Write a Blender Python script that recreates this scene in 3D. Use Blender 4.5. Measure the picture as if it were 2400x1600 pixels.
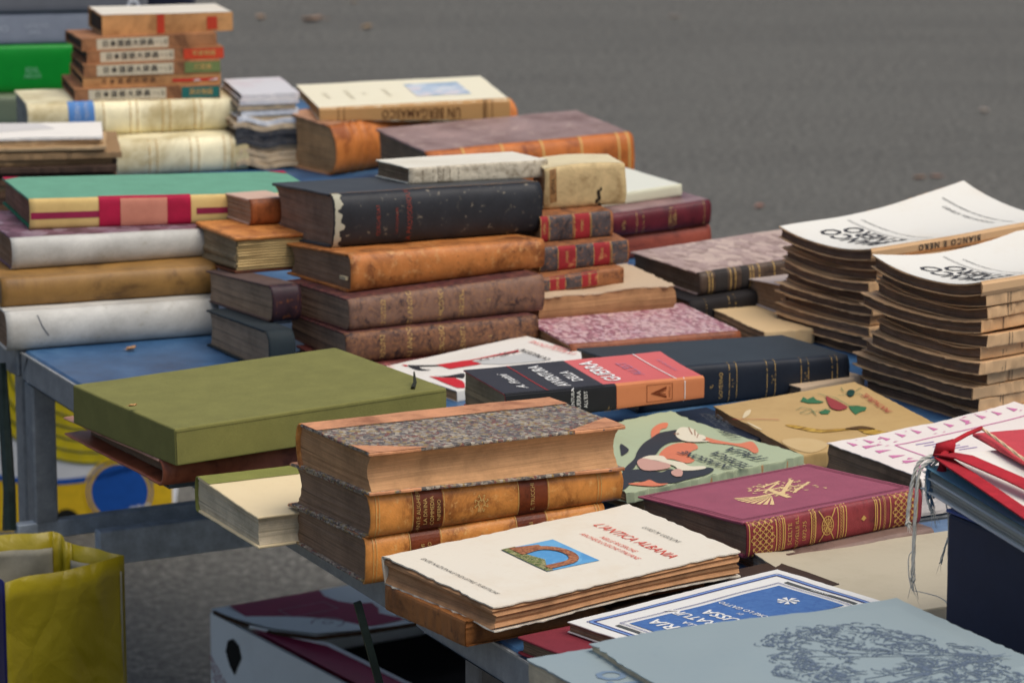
import bpy, bmesh, math, random
from mathutils import Vector, noise as MN
from mathutils.geometry import tessellate_polygon
R = math.radians
for o in list(bpy.data.objects): bpy.data.objects.remove(o)
SC = bpy.context.scene
COL = SC.collection
# ---------------------------------------------------------------- camera, sky, sun, exposure
cam_d = bpy.data.cameras.new("camera"); cam = bpy.data.objects.new("camera", cam_d); COL.objects.link(cam)
cam.location = (0, 0, 1.73); cam.rotation_euler = (R(90 - 13), 0, 0)
cam_d.sensor_width = 36; cam_d.lens = 142.5; cam_d.clip_start = .1; cam_d.clip_end = 500
cam_d.dof.use_dof = True; cam_d.dof.focus_distance = 3.45; cam_d.dof.aperture_fstop = 15
SC.camera = cam
W = bpy.data.worlds.new("World"); SC.world = W; W.use_nodes = True
_n = W.node_tree; _bg = _n.nodes["Background"]; _sky = _n.nodes.new("ShaderNodeTexSky")
_sky.sky_type = 'NISHITA'; _sky.sun_disc = False; _sky.sun_elevation = R(62); _sky.sun_rotation = R(128)
_sky.air_density = 1.0; _sky.dust_density = 4.0; _sky.ozone_density = 1.0
_n.links.new(_sky.outputs[0], _bg.inputs[0]); _bg.inputs[1].default_value = .075
sun_d = bpy.data.lights.new("sun", 'SUN'); sun_d.energy = 1.35; sun_d.angle = R(50); sun_d.color = (1, .95, .87)
sun = bpy.data.objects.new("sun", sun_d); COL.objects.link(sun)
_el, _az = R(62), R(128)     # azimuth measured clockwise from +Y
_dir = Vector((math.sin(_az)*math.cos(_el), math.cos(_az)*math.cos(_el), math.sin(_el)))
sun.rotation_euler = _dir.to_track_quat('Z', 'Y').to_euler(); sun.location = (3, -3, 8)
SC.view_settings.view_transform = 'Standard'; SC.view_settings.look = 'None'
SC.view_settings.exposure = 0.62; SC.view_settings.gamma = 1.0
SC.render.engine = 'CYCLES'

# ---------------------------------------------------------------- materials
class NT:
    def __init__(s, name):
        s.m = bpy.data.materials.new(name); s.m.use_nodes = True
        s.t = s.m.node_tree; s.b = s.t.nodes["Principled BSDF"]
        s.co = s.t.nodes.new("ShaderNodeTexCoord").outputs['Object']
    def n(s, typ, **kw):
        x = s.t.nodes.new(typ)
        for k, v in kw.items(): setattr(x, k, v)
        return x
    def l(s, a, b): s.t.links.new(a, b)
    def map(s, sc, loc=(0, 0, 0), rot=(0, 0, 0), src=None):
        x = s.n("ShaderNodeMapping"); x.inputs['Scale'].default_value = sc; x.inputs['Location'].default_value = loc
        x.inputs['Rotation'].default_value = rot; s.l(src or s.co, x.inputs[0]); return x.outputs[0]
    def noise(s, scale, detail=4, rough=.6, vec=None, dist=0):
        x = s.n("ShaderNodeTexNoise"); x.inputs['Scale'].default_value = scale; x.inputs['Detail'].default_value = detail
        x.inputs['Roughness'].default_value = rough; x.inputs['Distortion'].default_value = dist
        s.l(vec or s.co, x.inputs['Vector']); return x.outputs['Fac']
    def vor(s, scale, vec=None, feat='F1', out='Distance'):
        x = s.n("ShaderNodeTexVoronoi"); x.feature = feat; x.inputs['Scale'].default_value = scale
        s.l(vec or s.co, x.inputs['Vector']); return x.outputs[out]
    def ramp(s, fac, stops, interp='LINEAR'):
        x = s.n("ShaderNodeValToRGB"); x.color_ramp.interpolation = interp; e = x.color_ramp.elements
        while len(e) < len(stops): e.new(.5)
        for q, (p, c) in zip(e, stops):
            q.position = p; q.color = (c, c, c, 1) if isinstance(c, (int, float)) else (*c[:3], 1)
        s.l(fac, x.inputs[0]); return x.outputs[0]
    def mix(s, fac, a, b, mode='MIX'):
        x = s.n("ShaderNodeMix"); x.data_type = 'RGBA'; x.blend_type = mode
        for sock, v in ((x.inputs[0], fac), (x.inputs[6], a), (x.inputs[7], b)):
            if isinstance(v, (int, float)): sock.default_value = v if sock.type == 'VALUE' else (v, v, v, 1)
            elif isinstance(v, tuple): sock.default_value = (*v[:3], 1)
            else: s.l(v, sock)
        return x.outputs[2]
    def bump(s, h, strength=.3, dist=.001, prev=None):
        x = s.n("ShaderNodeBump"); x.inputs['Strength'].default_value = strength; x.inputs['Distance'].default_value = dist
        s.l(h, x.inputs['Height'])
        if prev: s.l(prev, x.inputs['Normal'])
        return x.outputs[0]
    def done(s, col, rough=.7, bump=None, metal=0, spec=.5):
        if isinstance(col, tuple): s.b.inputs['Base Color'].default_value = (*col[:3], 1)
        else: s.l(col, s.b.inputs['Base Color'])
        if isinstance(rough, (int, float)): s.b.inputs['Roughness'].default_value = rough
        else: s.l(rough, s.b.inputs['Roughness'])
        s.b.inputs['Metallic'].default_value = metal; s.b.inputs['Specular IOR Level'].default_value = spec
        if bump: s.l(bump, s.b.inputs['Normal'])
        return s.m
def sc(c, k): return tuple(min(1, x*k) for x in c)
def srgb(r, g, b):
    f = lambda v: (v/255/12.92 if v/255 <= .04045 else ((v/255+.055)/1.055)**2.4)
    return (f(r), f(g), f(b))
_cache = {}
def memo(f):
    def g(*a, **k):
        key = (f.__name__, a, tuple(sorted(k.items())))
        if key not in _cache: _cache[key] = f(*a, **k)
        return _cache[key]
    return g
@memo
def pages(c, dark=.55, layer=700, seed=0):
    t = NT("page_edges"); v = t.map((5, 5, layer), (seed, seed, seed))
    f = t.noise(1, 5, .8, v); g = t.noise(30, 7, .7); k_ = t.noise(1, 2, .5, t.map((2.5, 2.5, layer*.22)))
    c0 = t.ramp(f, [(.3, sc(c, dark)), (.5, c), (.72, sc(c, 1.25))])
    c0 = t.mix(t.ramp(k_, [(.28, .75), (.38, .0)]), c0, sc(c, .22))
    c1 = t.mix(t.ramp(g, [(.42, .0), (.66, .6)]), c0, sc(c, .45))
    return t.done(c1, .85, t.bump(f, .5, .0012), spec=.2)
@memo
def cloth(c, var=.25, worn=None, wthr=.62, rough=.75, seed=0, wsc=45):
    t = NT("book_cloth"); v = t.map((1, 1, 1), (seed, seed*2, 0))
    f = t.noise(35, 6, .65, v); w = t.noise(1500, 2, .5, v)
    col = t.ramp(f, [(.36, sc(c, 1-var)), (.64, sc(c, 1+var))])
    col = t.mix(.35, col, t.ramp(w, [(.35, sc(c, .6)), (.65, sc(c, 1.4))]))
    if worn:
        m = t.noise(wsc, 9, .72, v); col = t.mix(t.ramp(m, [(wthr, .0), (wthr+.05, 1.)]), col, worn)
    return t.done(col, rough, t.bump(w, .25, .0005), spec=.3)
@memo
def leather(c1, c2, c3, s=32, thr=.58, rough=.5, seed=0, c4=None):
    t = NT("old_leather"); v = t.map((1, 1, 1), (seed, seed*3, seed))
    f = t.noise(s, 8, .68, v, .4); g = t.noise(s*4, 8, .7, v); h = t.noise(600, 4, .6, v)
    col = t.ramp(f, [(.36, sc(c2, .8)), (.5, c1), (.64, sc(c1, 1.25))])
    col = t.mix(t.ramp(g, [(thr, .0), (thr+.12, .85)]), col, c3)
    if c4: col = t.mix(t.ramp(t.noise(s*2.3, 10, .75, t.map((1, 1, 1), (seed+5, 1, 2))), [(.6, .0), (.66, .9)]), col, c4)
    return t.done(col, rough, t.bump(h, .35, .0008, t.bump(g, .3, .0012)), spec=.35)
@memo
def marbled(cols, s=160, seed=0, rough=.55, stretch=(1, 1, 1)):
    t = NT("marbled_paper"); v0 = t.map(stretch, (seed, seed, 0)); d = t.n("ShaderNodeTexNoise"); d.inputs['Scale'].default_value = s*.7
    d.inputs['Detail'].default_value = 3; t.l(v0, d.inputs['Vector'])
    a = t.n("ShaderNodeVectorMath"); a.operation = 'SCALE'; t.l(d.outputs['Color'], a.inputs[0]); a.inputs['Scale'].default_value = 2.2/s
    b = t.n("ShaderNodeVectorMath"); b.operation = 'ADD'; t.l(v0, b.inputs[0]); t.l(a.outputs[0], b.inputs[1])
    c = t.vor(s, b.outputs[0], 'F1', 'Color'); sep = t.n("ShaderNodeSeparateColor"); t.l(c, sep.inputs[0])
    k = len(cols); col = t.ramp(sep.outputs[0], [(i/k, q) for i, q in enumerate(cols)], 'CONSTANT')
    f = t.noise(s*2.2, 6, .7, v0)
    col = t.mix(t.ramp(f, [(.48, .0), (.62, .75)]), col, cols[0])
    col = t.mix(t.ramp(t.noise(22, 4, .6, v0), [(.4, .0), (.75, .45)]), col, cols[-1])
    return t.done(col, rough, spec=.3)
@memo
def paper(c, stain=(.45, .33, .2), amt=.35, rough=.7, seed=0, gloss=.3):
    t = NT("cover_paper"); v = t.map((1, 1, 1), (seed, 2*seed, 0))
    f = t.noise(14, 6, .65, v); g = t.noise(160, 4, .6, v)
    col = t.mix(t.ramp(f, [(.5, .0), (.8, amt)]), c, stain)
    col = t.mix(t.ramp(g, [(.6, .0), (.8, .18)]), col, sc(stain, .8))
    return t.done(col, rough, t.bump(g, .08, .0006), spec=gloss)
@memo
def plain(c, rough=.7, var=.12, s=60, metal=0, spec=.3, b=.1):
    t = NT("plain_finish"); f = t.noise(s, 5, .65)
    return t.done(t.ramp(f, [(.3, sc(c, 1-var)), (.7, sc(c, 1+var))]), rough, t.bump(f, b, .001), metal, spec)
@memo
def ink(c, rough=.7, gaps=0., seed=0):
    t = NT("printed_ink")
    if not gaps: return t.done(c, rough, spec=.2)
    m = t.noise(350, 5, .7, t.map((1, 1, 1), (seed, 0, 0)))
    t.l(t.ramp(m, [(gaps, .0), (gaps+.06, 1.)]), t.b.inputs['Alpha'])
    return t.done(c, rough, spec=.3)
GOLD = lambda g=.42: ink((.55, .36, .12), .4, g)

# ---------------------------------------------------------------- mesh helpers
class MB:
    def __init__(s): s.v = []; s.f = []; s.mi = []; s.cur = 0
    def add(s, vs, fs):
        k = len(s.v); s.v += [tuple(p) for p in vs]; s.f += [tuple(i+k for i in f) for f in fs]; s.mi += [s.cur]*len(fs)
    def patch(s, fn, nu, nv):
        s.add([fn(i/nu, j/nv) for i in range(nu+1) for j in range(nv+1)],
              [(i*(nv+1)+j, (i+1)*(nv+1)+j, (i+1)*(nv+1)+j+1, i*(nv+1)+j+1) for i in range(nu) for j in range(nv)])
    def box(s, a0, a1, b0, b1, z0, z1, na=1, nb=1, nz=1):
        L = lambda p, q, t: p+(q-p)*t
        for z in (z0, z1): s.patch(lambda u, v: (L(a0, a1, u), L(b0, b1, v), z), na, nb)
        for b in (b0, b1): s.patch(lambda u, v: (L(a0, a1, u), b, L(z0, z1, v)), na, nz)
        for a in (a0, a1): s.patch(lambda u, v: (a, L(b0, b1, u), L(z0, z1, v)), nb, nz)
    def tube(s, pts, r, n=7):
        pts = [Vector(p) for p in pts]; rings = []
        rr = r if isinstance(r, (list, tuple)) else [r]*len(pts)
        for i, p in enumerate(pts):
            d = (pts[min(i+1, len(pts)-1)]-pts[max(i-1, 0)]).normalized()
            x = d.cross(Vector((.31, .2, .93))).normalized(); y = d.cross(x)
            rings.append([p+(x*math.cos(q)+y*math.sin(q))*rr[i] for q in [2*math.pi*k/n for k in range(n)]])
        vs = [p for g in rings for p in g]
        fs = [(i*n+k, i*n+(k+1) % n, (i+1)*n+(k+1) % n, (i+1)*n+k) for i in range(len(pts)-1) for k in range(n)]
        fs += [tuple(range(n)), tuple((len(pts)-1)*n+k for k in range(n))]
        s.add(vs, fs)
    def beam(s, p, q, w, h, up=(0, 0, 1)):
        p, q = Vector(p), Vector(q); d = (q-p).normalized(); x = d.cross(Vector(up)).normalized(); y = x.cross(d)
        c = [(-w/2, -h/2), (w/2, -h/2), (w/2, h/2), (-w/2, h/2)]
        vs = [e+x*i+y*j for e in (p, q) for i, j in c]
        s.add(vs, [(0, 1, 2, 3), (4, 5, 6, 7)]+[(k, (k+1) % 4, 4+(k+1) % 4, 4+k) for k in range(4)])
def make(name, mb, mats, parent=None, bevel=0, smooth=False, merge=1e-5, fn=None, seg=1, recalc=True):
    me = bpy.data.meshes.new(name); me.from_pydata(mb.v, [], mb.f)
    mats = mats if isinstance(mats, (list, tuple)) else [mats]
    for m in mats: me.materials.append(m)
    if len(mats) > 1: me.polygons.foreach_set('material_index', mb.mi)
    bm = bmesh.new(); bm.from_mesh(me)
    if merge: bmesh.ops.remove_doubles(bm, verts=bm.verts, dist=merge)
    if recalc: bmesh.ops.recalc_face_normals(bm, faces=bm.faces)
    if bevel:
        es = [e for e in bm.edges if len(e.link_faces) == 2 and e.calc_face_angle(0) > .9]
        bmesh.ops.bevel(bm, geom=es, offset=bevel, segments=seg, profile=.6, affect='EDGES', clamp_overlap=True)
    if fn:
        for v in bm.verts: v.co = fn(v.co)
    bm.to_mesh(me); bm.free()
    if smooth:
        me.polygons.foreach_set('use_smooth', [True]*len(me.polygons))
    o = bpy.data.objects.new(name, me); COL.objects.link(o)
    if parent: o.parent = parent
    return o
def thing(name, label, cat, loc=(0, 0, 0), rz=0, group=None):
    o = bpy.data.objects.new(name, None); COL.objects.link(o); o.empty_display_size = .05
    o.location = loc; o.rotation_euler = (0, 0, rz); o['label'] = label; o['category'] = cat
    if group: o['group'] = group
    return o
def tag(o, label, cat, group=None):
    o['label'] = label; o['category'] = cat
    if group: o['group'] = group
    return o
_tc = {}
def text2d(s, size, shear=0, bold=0, space=1.):
    """flat outline letters centred on the origin -> (2d verts, faces)"""
    key = (s, shear, bold, space)
    if key not in _tc:
        cu = bpy.data.curves.new("t", 'FONT'); cu.body = s; cu.size = 1; cu.align_x = 'CENTER'; cu.align_y = 'CENTER'
        cu.shear = shear; cu.offset = bold; cu.space_character = space; cu.resolution_u = 2; cu.fill_mode = 'FRONT'
        ob = bpy.data.objects.new("t", cu); COL.objects.link(ob)
        dg = bpy.context.evaluated_depsgraph_get(); me = ob.evaluated_get(dg).to_mesh()
        _tc[key] = ([(v.co.x, v.co.y) for v in me.vertices], [tuple(p.vertices) for p in me.polygons])
        bpy.data.objects.remove(ob); bpy.data.curves.remove(cu)
    v, f = _tc[key]
    return [(x*size, y*size) for x, y in v], f

# ---------------------------------------------------------------- books
_seed = [1]
class Book:
    def __init__(s, key, name, label, cat='book', group=None, spine='front', place=None, amp=.0005, freq=22, bend=None, root=None):
        p = place or PLACE[key]; s.p = p; s.spine = spine; s.L, s.W, s.T = p['L'], p['W'], p['T']
        s.A, s.B = (s.L, s.W) if spine in ('front', 'back') else (s.W, s.L)
        s.root = root or thing(name, label, cat, p['loc'], R(p['yaw']), group)
        _seed[0] += 1; s.sd = _seed[0]*7.31; s.amp = amp; s.freq = freq; s.bend = bend; s.rnd = random.Random(_seed[0])
        s.Rb = .3*s.T; s.e = 1.
    def loc(s, a, b):
        return {'front': (a, b), 'back': (s.L-a, s.W-b), 'right': (s.L-b, a), 'left': (b, s.W-a)}[s.spine]
    def warp(s, c):
        x, y = s.loc(c[0], c[1]); z = c[2]; p = s.p; t = z/s.T
        zb = p.get('bx', 0)*x+p.get('by', 0)*y; zt = s.T+p.get('tx', 0)*x+p.get('ty', 0)*y
        n = MN.noise_vector(Vector((x*s.freq+s.sd, y*s.freq, z*s.freq)))*s.amp
        zz = zb+t*(zt-zb)
        if s.bend: zz += s.bend(x, y, t)
        return Vector((x+n.x, y+n.y, zz+n.z*.6*min(1, max(0, t))))
    def rough(s, amp, f=160, kb=1):
        """wobble of cut or torn outlines, strongest at the rim"""
        def g(c):
            n = MN.noise_vector(Vector((c[0]*f+s.sd, c[1]*f+3, c[2]*f*.3)))+.6*MN.noise_vector(Vector((c[0]*f*3+s.sd, c[1]*f*3+3, 1)))
            ra = max(0, 1-min(c[0], s.A-c[0])/.004); rb = kb*max(0, 1-min(c[1], s.B-c[1])/.004)
            return s.warp((c[0]+n.x*amp*ra, c[1]+n.y*amp*rb, c[2]))
        return g
    def profile(s):
        if hasattr(s, '_pf'): return s._pf
        N = 80; P = []
        for i in range(N+1):
            ph = (i/N-.5)*math.pi; cc, ss = max(0, math.cos(ph)), math.sin(ph)
            P.append((s.Rb*(1-cc**s.e), s.T/2*(1+math.copysign(abs(ss)**s.e, ss))))
        d = [0]
        for i in range(N): d.append(d[-1]+math.dist(P[i], P[i+1]))
        s._pf = (P, d); return s._pf
    @property
    def arc(s): return s.profile()[1][-1]
    def sp(s, a, t, off=0.):
        """point of the spine at length a and fraction t of its girth, lifted by off"""
        P, d = s.profile(); q = min(max(t, 0), 1)*d[-1]; i = 0
        lo, hi = 0, len(d)-2
        while lo < hi:
            m = (lo+hi+1)//2
            if d[m] <= q: lo = m
            else: hi = m-1
        i = lo; k = (q-d[i])/max(1e-9, d[i+1]-d[i])
        b = P[i][0]+(P[i+1][0]-P[i][0])*k; z = P[i][1]+(P[i+1][1]-P[i][1])*k
        j0, j1 = max(0, i-2), min(len(P)-1, i+3); tb, tz = P[j1][0]-P[j0][0], P[j1][1]-P[j0][1]; n = math.hypot(tb, tz) or 1
        for a0, w, h in getattr(s, 'bands', []): off += h*math.exp(-((a-a0)/w)**4)
        return (a, b-tz/n*off, z+tb/n*off)
    def put(s, name, mb, mat, parent=None, **k):
        k.setdefault('fn', s.warp); return make(name, mb, mat, parent or s.root, **k)
    def block(s, mat, sq=.003, bt=.0025, cave=.0, b0=None, name='page_block', ragged=.0004, na=14, nb=10, nz=12, splay=0):
        z0, z1 = bt, s.T-bt; a0, a1 = sq, s.A-sq; be = s.B-sq; r = s.rnd
        jit = [[r.uniform(-1, 1)*ragged for _ in range(4)] for _ in range(nz+1)]
        J = lambda t, k: jit[min(nz, max(0, round(t*nz)))][k]
        sb = lambda t: (s.sp(0, (z0+t*(z1-z0))/s.T)[1] if b0 is None else b0)+.0015
        eb = lambda t: be-cave*(1-(2*t-1)**2)+J(t, 0)
        Z = lambda t: z0+t*(z1-z0)
        mb = MB()
        for q in (0, 1): mb.patch(lambda u, v: (a0+J(q, 1)+u*(a1-a0+J(q, 2)-J(q, 1)), sb(q)+v*(eb(q)-sb(q)), Z(q)), na, nb)
        mb.patch(lambda u, t: (a0+J(t, 1)+u*(a1-a0+J(t, 2)-J(t, 1)), eb(t), Z(t)), na, nz)
        mb.patch(lambda u, t: (a0+J(t, 1)+u*(a1-a0+J(t, 2)-J(t, 1)), sb(t), Z(t)), na, nz)
        mb.patch(lambda v, t: (a0+J(t, 1), sb(t)+v*(eb(t)-sb(t)), Z(t)), nb, nz)
        mb.patch(lambda v, t: (a1+J(t, 2), sb(t)+v*(eb(t)-sb(t)), Z(t)), nb, nz)
        return s.put(name, mb, mat)
    def hard(s, board, spine, page, bt=.0026, sq=.003, rnd=.28, e=.75, cave=.3, rough=.0005, bands=(), gap=.0009, wear=None, back=None, ragged=.0004):
        s.Rb = rnd*s.T; s.e = e; s.bt = bt; s.bands = list(bands)
        s.pb = s.block(page, sq, bt, cave*s.T*.3, ragged=ragged)
        na = max(8, int(s.A/.007)); nb = max(6, int(s.B/.008))
        for nm, z0, z1, m in (('front_board', s.T-bt, s.T, board), ('back_board', 0, bt, back or board)):
            mb = MB(); mb.box(0, s.A, s.Rb+gap, s.B, z0, z1, na, nb, 1)
            o = s.put(nm, mb, m, bevel=.0006, fn=s.rough(rough))
            if z1 == s.T: s.fb = o
            else: s.bb = o
        mb = MB(); ns = max(10, int(s.A/(.0025 if bands else .008))); th = .0014
        for of in (0, -th): mb.patch(lambda u, t: s.sp(u*s.A, t, of), ns, 16)
        for u in (0, 1): mb.patch(lambda t, k: s.sp(u*s.A, t, -th*k), 16, 1)
        for t in (0, 1): mb.patch(lambda u, k: s.sp(u*s.A, t, -th*k), ns, 1)
        s.so = s.put('spine', mb, spine, fn=s.rough(rough*1.2, 160, 0), smooth=not bands or True)
        return s
    def soft(s, cover, page, ct=.0007, over=.0, rough=.0008, ragged=.0007, sq=.0012, spinemat=None, e=.35, rnd=.12, nz=8):
        """paper-covered book: one sheet wrapped round the block"""
        s.Rb = rnd*s.T; s.e = e; s.bt = ct; na = max(10, int(s.A/.006)); nb = max(8, int(s.B/.006))
        s.pb = s.block(page, sq, ct*1.2, 0, ragged=ragged, nz=nz, na=na, nb=nb)
        mb = MB()
        for of in (0, -ct): mb.patch(lambda u, t: s.sp(u*s.A, t, of), na, 12)
        for z0, z1 in ((s.T-ct, s.T), (0, ct)): mb.box(0, s.A, s.Rb, s.B, z0, z1, na, nb, 1)
        s.fb = s.so = s.bb = s.put('cover', mb, cover, fn=s.rough(rough), merge=2e-4 if ct > 3e-4 else 1e-5)
        return s
# decals: inked, gilt or pasted shapes that follow the surface of a book
class Dec:
    def __init__(s, bk, where='top', eps=.00035, pos=None, flip=False):
        s.flip = flip; s.bk = bk; s.mb = MB(); s.where = where; s.eps = eps; s.pos = pos
    def P(s, a, c, e=None):
        e = s.eps if e is None else e; b = s.bk
        if s.pos: return s.pos(a, c, e)
        if s.flip: a, c = b.A-a, b.B-c
        if s.where == 'top': return (a, c, b.T+e)
        if s.where == 'spine': return b.sp(a, c/b.arc, e)
        if s.where == 'fore': return (a, b.B+e, c)
        if s.where == 'head0': return (-e, a, c)
    def poly(s, pts, cell=.006):
        tri = tessellate_polygon([[Vector((x, y, 0)) for x, y in pts]])
        bm = bmesh.new(); vs = [bm.verts.new((x, y, 0)) for x, y in pts]
        for t in tri:
            try: bm.faces.new([vs[i] for i in t])
            except ValueError: pass
        s._fin(bm, cell)
    def _fin(s, bm, cell):
        for _ in range(5):
            es = [e for e in bm.edges if e.calc_length() > cell]
            if not es: break
            bmesh.ops.subdivide_edges(bm, edges=es, cuts=1, use_grid_fill=False)
            bmesh.ops.triangulate(bm, faces=bm.faces)
        bm.verts.index_update()
        s.mb.add([s.P(v.co.x, v.co.y) for v in bm.verts], [tuple(v.index for v in f.verts) for f in bm.faces]); bm.free()
    def rect(s, a0, a1, c0, c1):
        na = max(1, int(abs(a1-a0)/.006)); nc = max(1, int(abs(c1-c0)/.003))
        s.mb.patch(lambda u, v: s.P(a0+u*(a1-a0), c0+v*(c1-c0)), na, nc)
    def girth(s, a0, a1, t0=.03, t1=.97): s.rect(a0, a1, t0*s.bk.arc, t1*s.bk.arc)
    def line(s, pts, w=.0006, closed=False):
        pts = [Vector((*p, 0)) for p in pts]
        if closed: pts = pts+[pts[0]]
        for p, q in zip(pts, pts[1:]):
            d = q-p; n = max(1, int(d.length/.004)); 
            if d.length < 1e-7: continue
            x = Vector((-d.y, d.x, 0)).normalized()*w/2
            s.mb.patch(lambda u, v: s.P(*(p+d*u+x*(2*v-1))[:2]), n, 1)
    def frame(s, a0, a1, c0, c1, w=.0006): s.line([(a0, c0), (a1, c0), (a1, c1), (a0, c1)], w, True)
    def ring(s, a, c, r, w=.0006, n=24, sy=1): s.line([(a+r*math.cos(i*2*math.pi/n), c+sy*r*math.sin(i*2*math.pi/n)) for i in range(n)], w, True)
    def disc(s, a, c, r, n=20, sy=1): s.poly([(a+r*math.cos(i*2*math.pi/n), c+sy*r*math.sin(i*2*math.pi/n)) for i in range(n)])
    def text(s, body, a, c, size, rot=0, shear=0, bold=0, space=1., cell=.004, sx=1.):
        v, f = text2d(body, size, shear, bold, space); k, q = math.cos(R(rot)), math.sin(R(rot))
        bm = bmesh.new(); vs = [bm.verts.new((a+(x*sx*k-y*q), c+(x*sx*q+y*k), 0)) for x, y in v]
        for t in f:
            try: bm.faces.new([vs[i] for i in t])
            except ValueError: pass
        s._fin(bm, cell)
    def blob(s, pts, cell=.006, n=4):
        out = []; m = len(pts)
        for i in range(m):
            p0, p1, p2, p3 = (Vector(pts[(i+k) % m]) for k in (-1, 0, 1, 2))
            for j in range(n):
                t = j/n; out.append(tuple(.5*((2*p1)+(p2-p0)*t+(2*p0-5*p1+4*p2-p3)*t*t+(3*p1-p0-3*p2+p3)*t**3)))
        s.poly(out, cell)
    def textline(s, body, p, q, fill=.95, sx=None, **k):
        d = Vector(q)-Vector(p); v, f = text2d(body, 1, k.get('shear', 0), k.get('bold', 0), k.get('space', 1.)); w = max(x for x, y in v)-min(x for x, y in v)
        size = k.pop('size', None) or d.length*fill/w; s.text(body, (p[0]+q[0])/2, (p[1]+q[1])/2, size, math.degrees(math.atan2(d.y, d.x)), sx=sx or d.length*fill/(w*size), **k)
    def done(s, name, mat, parent=None, label=None):
        o = s.bk.put(name, s.mb, mat, parent=parent or s.bk.fb, merge=0, recalc=False)
        if label: o['label'] = label
        return o

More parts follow.
